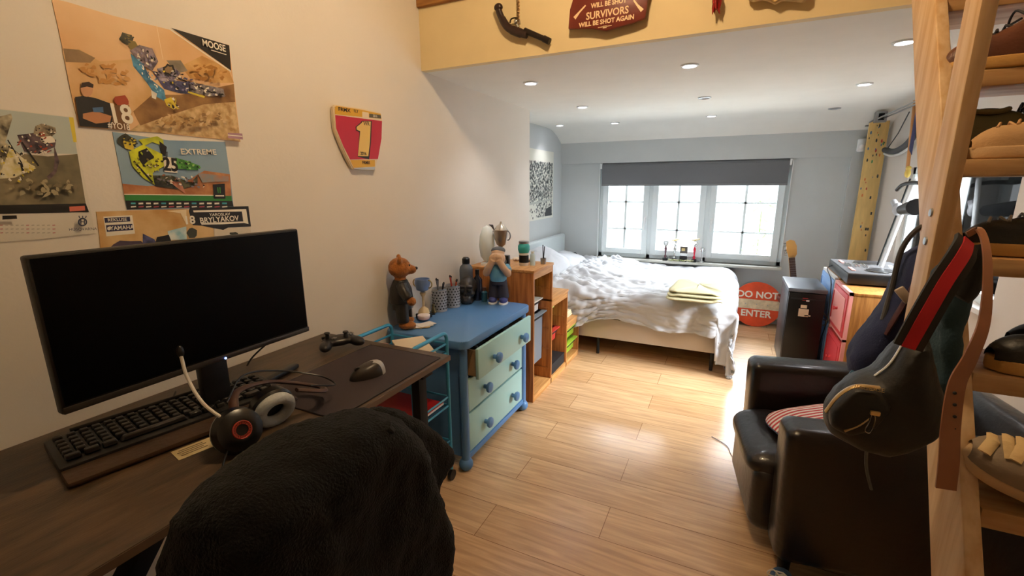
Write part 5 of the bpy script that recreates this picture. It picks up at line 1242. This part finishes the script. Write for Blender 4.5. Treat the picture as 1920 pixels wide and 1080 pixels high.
# ---- shoes on the treads
def shoe(name, label, loc, rz, up, sole, lace, L_=.28, W2=.098, high=.0, tilt=0, inner=None, group=None, flatlace=False, cat='shoe', roll=0, l0=.44):
    t = thing(name, label, cat, loc, rot=(roll, tilt, rz))
    def outline(s, k=1.0):   # half width at station s 0 heel..1 toe
        return k*W2/2*(.72+.28*math.sin(min(1, s*1.35)*PI*.9))*(1-(max(0, s-.72)/.28)**2.6)**.5*(1-.35*(max(0, .10-s)/.10)**2)
    N_ = 26
    pts = [(L_*(i/N_-.5), outline(i/N_)) for i in range(N_+1)]
    poly = [(x, y+.006*math.sin((x/L_+.5)*PI)) for x, y in pts]+[(x, -y+.006*math.sin((x/L_+.5)*PI)) for x, y in reversed(pts[1:-1])]
    MB().prism(poly, (0, 0, 0), (1, 0, 0), (0, 1, 0), (0, 0, .026), .004).build('sole', sole, t, 50)
    def top(s):
        h = .095+high if s < .30 else (.095+high)+(.048-(.095+high))*sm((s-.30)/.50)
        return h*(1-(max(0, s-.80)/.20)**2.2*.72)
    def fn(u, v):
        s = .015+.97*u; a = (v-.5)*PI
        w_ = outline(s)*.96; h = top(s)
        y = w_*math.sin(a)*(1 if abs(a) > 1 else 1); z = .022+h*max(0, math.cos(a))**(.62)
        if s < .38: y *= 1-.30*max(0, (z-.05)/.09)
        return Vector((L_*(s-.5), y+.006*math.sin(s*PI), z))
    b = MB(); b.grid(fn, 34, 20)
    b.poly([fn(0, k/20) for k in range(21)]); b.build('upper', up, t, 70)
    q = MB(); q.ball((-L_*.30, .003, .022+.088+high), (L_*.145, W2*.26, .012)); q.build('opening', inner or M_blackmat, t)
    q = MB(); q.tube([(-L_*.30+L_*.15*math.cos(2*PI*k/28), .003+W2*.29*math.sin(2*PI*k/28), .022+.092+high+.004*math.cos(4*PI*k/28)) for k in range(28)], .006, 8, closed=True); q.build('collar', up, t)
    q = MB()
    for k in range(6):
        s = l0+.055*k; z = .022+top(s)+.003; x = L_*(s-.5); w_ = (.030 if flatlace else .021)*(1-.35*max(0, (s-.7)/.3))
        q.tube([(x, -w_, z-.008), (x+.004, 0, z+.002), (x+.012 if k % 2 else x-.002, w_, z-.008)], .0055 if flatlace else .0028, 6, flat=(1.6, .6) if flatlace else None)
    for s2 in (-1, 1):
        q.tube(spline([(L_*-.06, 0, .022+top(.44)+.006), (L_*-.06+.01, s2*.028, .022+top(.44)+.024), (L_*-.02, s2*.045, .022+top(.44)), (L_*-.05, s2*.015, .022+top(.44)+.004)], 5), .0026, 6)
    q.build('laces', lace, t)
    return t
Mh = lambda n, c, **k: mat(n, c, k.pop('r', .7), bump=.3, bscale=120, **k)
brown = Mh('shoe_brown', '#5d3018', r=.5, var=.3); tan_s = Mh('sole_tan', '#c89a55'); dark_s = Mh('sole_dark', '#3a2a1c'); beige = Mh('shoe_beige', '#c7a070', var=.1); beige_s = Mh('sole_beige', '#cbaa80'); blk_u = Mh('shoe_black', '#0d0d0e', r=.5); blk_s = Mh('sole_black', '#17140f'); teal = Mh('shoe_teal', '#7fa3a6', var=.2); grey_u = Mh('shoe_grey', '#8d7c68', var=.12); cream_l = Mh('lace_cream', '#d9bd8b'); wht_s = Mh('sole_white', '#c9bfae'); drk = Mh('lace_dark', '#1c1718'); navy_u = Mh('shoe_navy', '#23405c')
yy_ = lambda z: yl(z)+.085
RZ = R(180)
shoe('leather_shoe', 'brown leather lace-up boot with tan sole on the top visible tread, left one', (.545, yl(1.67)+.045, 1.672), R(184), brown, tan_s, drk, L_=.25, l0=.56)
shoe('leather_shoe', 'olive brown lace-up boot with tan sole at the right end of the top visible tread', (.72, yl(1.67)+.05, 1.672), R(20), Mh('shoe_olive', '#6b5a33', r=.5), tan_s, drk, L_=.25)
shoe('sneaker', 'beige suede sneaker on the second tread from the top', (.60, yl(1.47)+.05, 1.472), R(176), beige, beige_s, beige, L_=.27, W2=.095, l0=.54)
shoe('sneaker', 'olive green shoe partly hidden behind the upright post on the second tread', (.475+.13, yy_(1.47)+.10, 1.472), R(0), Mh('shoe_olive2', '#5f5a3c'), dark_s, drk, L_=.25)
shoe('sneaker', 'left black shoe on the third tread from the top', (.58, yl(1.275)+.06, 1.277), R(178), blk_u, tan_s, Mh('lace_pale', '#8c8880'), L_=.27, l0=.56)
shoe('sneaker', 'right black shoe on the third tread from the top', (.80, yy_(1.275), 1.277), R(175), blk_u, blk_s, drk)
shoe('leather_shoe', 'brown-black shoe with a thick tan welt standing on the fourth tread', (.60, yy_(1.075)-.03, 1.077), RZ+R(10), blk_u, tan_s, drk, high=.01, inner=brown)
shoe('leather_shoe', 'tall black boot behind the tan-welted shoe on the fourth tread', (.68, yy_(1.075)+.07, 1.077), RZ-R(6), blk_u, blk_s, drk, high=.05)
shoe('sneaker', 'pale teal sneaker lying at the back of the fifth tread', (.60, yy_(.875)+.06, .877), RZ+R(12), teal, Mh('sole_navy', '#2c3346'), wht_s, L_=.27)
shoe('sneaker', 'grey canvas sneaker with wide cream laces at the front of the fifth tread', (.56, yl(.875)+.03, .912), R(170), grey_u, beige_s, cream_l, L_=.30, W2=.115, flatlace=True, tilt=R(-10), roll=R(-28), l0=.64)
shoe('sneaker', 'grey sneaker with pale rim on the tread below the cream-laced one', (.62, yl(.675)+.05, .677), RZ, grey_u, wht_s, cream_l)
shoe('sneaker', 'navy sneaker with pale rim on the floor at the armchair, left one', (.272, 1.555, .002), R(80), navy_u, wht_s, wht_s, L_=.27)
shoe('sneaker', 'navy sneaker with pale rim on the floor at the armchair, right one', (.382, 1.555, .002), R(84), navy_u, wht_s, wht_s, L_=.27)

# ================================================================== BAGS ON THE POST
def hp(px, py, y): return on('y', y, px, py)
def bagshape(name, parent, pts, y0, th, m, vox=.008, lumps=()):
    """soft bag body: closed outline with its own thickness, swollen in the middle"""
    q = [hp(a, c, y0) for a, c in pts]; c = sum(q, Vector())/len(q)
    bm = bmesh.new(); n = len(q); L_ = 5; rings = []
    for k in range(-L_, L_+1):
        f = k/L_; sc_ = .62+.38*max(0, 1-abs(f)**2.4)**.5
        rings.append([bm.verts.new((c.x+(v.x-c.x)*sc_, y0+f*th/2, c.z+(v.z-c.z)*sc_)) for v in q])
    for A, B in zip(rings, rings[1:]):
        for i in range(n): bm.faces.new((A[i], A[(i+1) % n], B[(i+1) % n], B[i]))
    bm.faces.new(rings[0]); bm.faces.new(rings[-1])
    bmesh.ops.recalc_face_normals(bm, faces=bm.faces)
    b = MB(); b._add(bm)
    for p_, r_ in lumps: b.ball(p_, r_)
    o = b.build(name, m, parent); remesh(o, vox, 8); return o
# navy rucksack (furthest)
nb = thing('navy_backpack', 'navy blue backpack hanging from the wooden post behind the black sling bag', 'backpack', (0, 0, 0))
o = bagshape('bag_body', nb, [(1742, 455), (1700, 470), (1655, 575), (1615, 625), (1588, 665), (1592, 698), (1640, 712), (1700, 700), (1760, 640), (1790, 560), (1800, 500)], 1.42, .14, mat('navy_cloth', '#101d48', .8, bump=.4, bscale=200)); dispnoise(o, .012, .06)
MB().tube(spline([hp(1754, 452, 1.36), hp(1735, 490, 1.35), hp(1700, 560, 1.35), hp(1660, 625, 1.36)]), .014, 8, flat=(1, .4)).build('shoulder_strap', mat('strap_burgundy', '#3d1417', .6), nb)
MB().tube(spline([hp(1757, 418, 1.38), hp(1720, 430, 1.39), hp(1690, 470, 1.40), hp(1672, 540, 1.40), hp(1655, 600, 1.38)]), .006, 8).build('webbing_loop', mat('strap_grey', '#3e3d3f', .6), nb)
MB().tube(spline([hp(1592, 700, 1.36), hp(1625, 716, 1.35), hp(1680, 712, 1.35)]), .012, 8).build('bottom_trim', mat('trim_teal', '#2a5672', .7), nb)
MB().tube(spline([hp(1705, 640, 1.33), hp(1665, 690, 1.33), hp(1640, 720, 1.33)]), .003, 6).build('white_piping', M_white, nb)
MB().box(hp(1695, 553, 1.34), (.04, .01, .02), .003, (0, R(50), 0)).build('buckle', mat('buckle_pale', '#b9ada0', .4), nb)
# dark teal cloth bag between
tb = thing('teal_jacket', 'dark teal jacket bunched between the red-striped strap and the post', 'jacket', (0, 0, 0))
o = bagshape('jacket_body', tb, [(1760, 500), (1800, 470), (1812, 520), (1800, 600), (1788, 680), (1770, 760), (1745, 740), (1740, 640), (1748, 560)], 1.10, .10, mat('teal_cloth', '#1d3a45', .8, bump=.4, bscale=160)); dispnoise(o, .02, .05)
MB().tube(spline([hp(1812, 465, 1.04), hp(1822, 500, 1.03), hp(1806, 540, 1.03), hp(1790, 555, 1.03)]), [.022]*24+[.012], 10).build('bunched_sleeve', mat('black_cloth', '#08090a', .8, bump=.5, bscale=60), tb)
# black sling bag
sb = thing('black_sling_bag', 'black leather sling bag with a red-striped strap hanging in front of the armchair', 'bag', (0, 0, 0))
M_bag = mat('bag_leather', '#050504', .55, bump=.5, bscale=50, var=.3, vscale=12)
o = bagshape('bag_body', sb, [(1698, 632), (1735, 618), (1748, 690), (1765, 750), (1755, 800), (1700, 830), (1655, 846), (1600, 830), (1548, 800), (1542, 770), (1568, 735), (1605, 708), (1640, 700)], .98, .13, M_bag); dispnoise(o, .008, .05)
o = bagshape('front_pocket', sb, [(1555, 765), (1600, 722), (1650, 728), (1672, 760), (1640, 800), (1590, 815), (1552, 795)], .915, .05, M_bag, .006)
def zipl(pts, y, r=.004): return MB().tube(spline([hp(a, c, y) for a, c in pts]), r, 8, flat=(1.5, .6))
zipl([(1548, 772), (1572, 742), (1605, 724), (1650, 727)], .895).build('zip', mat('zip_brass', '#b59a6a', .35, .7), sb)
zipl([(1583, 808), (1610, 797), (1632, 782)], .893, .003).build('zip', mat('zip_brass', '#b59a6a', .35, .7), sb)
pl_ = zipl([(1636, 772), (1630, 790), (1622, 806), (1630, 811), (1637, 800), (1641, 784), (1636, 772)], .885, .0018).build('zip_pull', M_chrome, sb)
MB().box(hp(1641, 775, .885), (.014, .006, .008), .002).build('zip_slider', mat('zip_brass2', '#c4a46a', .3, .8), sb)
b = MB(); v = hp(1630, 729, .885); b.text('BAGBASE', Matrix.Translation(v) @ Matrix.Rotation(R(90), 4, 'X'), .010, .0003); b.build('zip_lettering', M_gold, sb, 0)
# the wide strap with stripe
sp = [hp(1700, 650, .93), hp(1728, 600, .93), hp(1768, 530, .95), hp(1800, 480, .98), hp(1808, 455, 1.02)]
def ribbon(pts, w_, th_, m, name, parent, off=0):
    P_ = spline(pts, 8); bm = bmesh.new(); rings = []
    for i, p_ in enumerate(P_):
        t_ = (P_[min(i+1, len(P_)-1)]-P_[max(i-1, 0)]).normalized(); side = t_.cross(Vector((0, 1, 0))).normalized(); nn = side.cross(t_).normalized()
        if nn.y > 0: nn = -nn
        o_ = p_+nn*off
        ww = w_ if not isinstance(w_, tuple) else w_[0]+(w_[1]-w_[0])*sm(i/(len(P_)-1)*1.3-.2)
        rings.append([bm.verts.new(o_+side*ww/2+nn*th_), bm.verts.new(o_-side*ww/2+nn*th_), bm.verts.new(o_-side*ww/2), bm.verts.new(o_+side*ww/2)])
    for A, B in zip(rings, rings[1:]):
        for i in range(4): bm.faces.new((A[i], A[(i+1) % 4], B[(i+1) % 4], B[i]))
    bm.faces.new(rings[0]); bm.faces.new(rings[-1]); bmesh.ops.recalc_face_normals(bm, faces=bm.faces)
    return MB()._add(bm).build(name, m, parent)
q = ribbon(sp, .040, .006, mat('strap_black', '#0f100f', .7), 'shoulder_strap', sb)
ribbon(sp, .019, .002, mat('strap_red', '#b3081c', .6), 'red_stripe', q, .0062)
MB().tube(spline([hp(1700, 632, .97), hp(1670, 680, .96), hp(1640, 705, .96)]), .0022, 6).build('white_edge', M_white, sb)
MB().tube(spline([hp(1625, 838, .97), hp(1624, 870, .97), hp(1628, 895, .97), hp(1634, 918, .97)]), .0028, 6).build('dangling_cord', mat('cord_grey', '#4a4a48', .6), sb)
# leather belt
bt = thing('leather_belt', 'long tan leather belt looped over the ladder and hanging to the bottom', 'belt', (0, 0, 0))
lp_ = [hp(1812, 440, .98), hp(1835, 432, .98), hp(1848, 470, .94), hp(1850, 540, .90), hp(1842, 610, .875), hp(1818, 670, .86), hp(1793, 720, .85), hp(1781, 800, .84), hp(1778, 860, .83), hp(1772, 915, .83)]
ribbon(lp_, (.009, .024), .004, mat('belt_tan', '#8d5c3e', .5, var=.2, vscale=10), 'belt_strap', bt)
b = MB(); 
for k in range(4): v = hp(1788, 735+k*22, .842); b.ball((v.x, v.y-.004, v.z), .0025, n=6)
b.build('belt_holes', M_blackmat, bt)

# ---- groups of look-alike things
for o in list(bpy.data.objects):
    if o.parent or 'label' not in o: continue
    n = o.name.split('.')[0]; g = None
    if n in ('sneaker', 'leather_shoe'): g = 'shoes on the ladder treads' if o.location.z > .1 else 'navy sneakers on the floor'
    elif n == 'plastic_bin': g = 'bins in the stepped storage unit'
    elif n == 'trophy': g = 'trophies on the window sill'
    elif n == 'seashell': g = 'seashells on the tallest step'
    elif n == 'motocross_poster': g = 'motocross posters on the left wall'
    elif n == 'pillow': g = 'pillows at the bed head'
    elif n == 'drawer_unit': g = 'drawer units with doors'
    if g and 'group' not in o: o['group'] = g
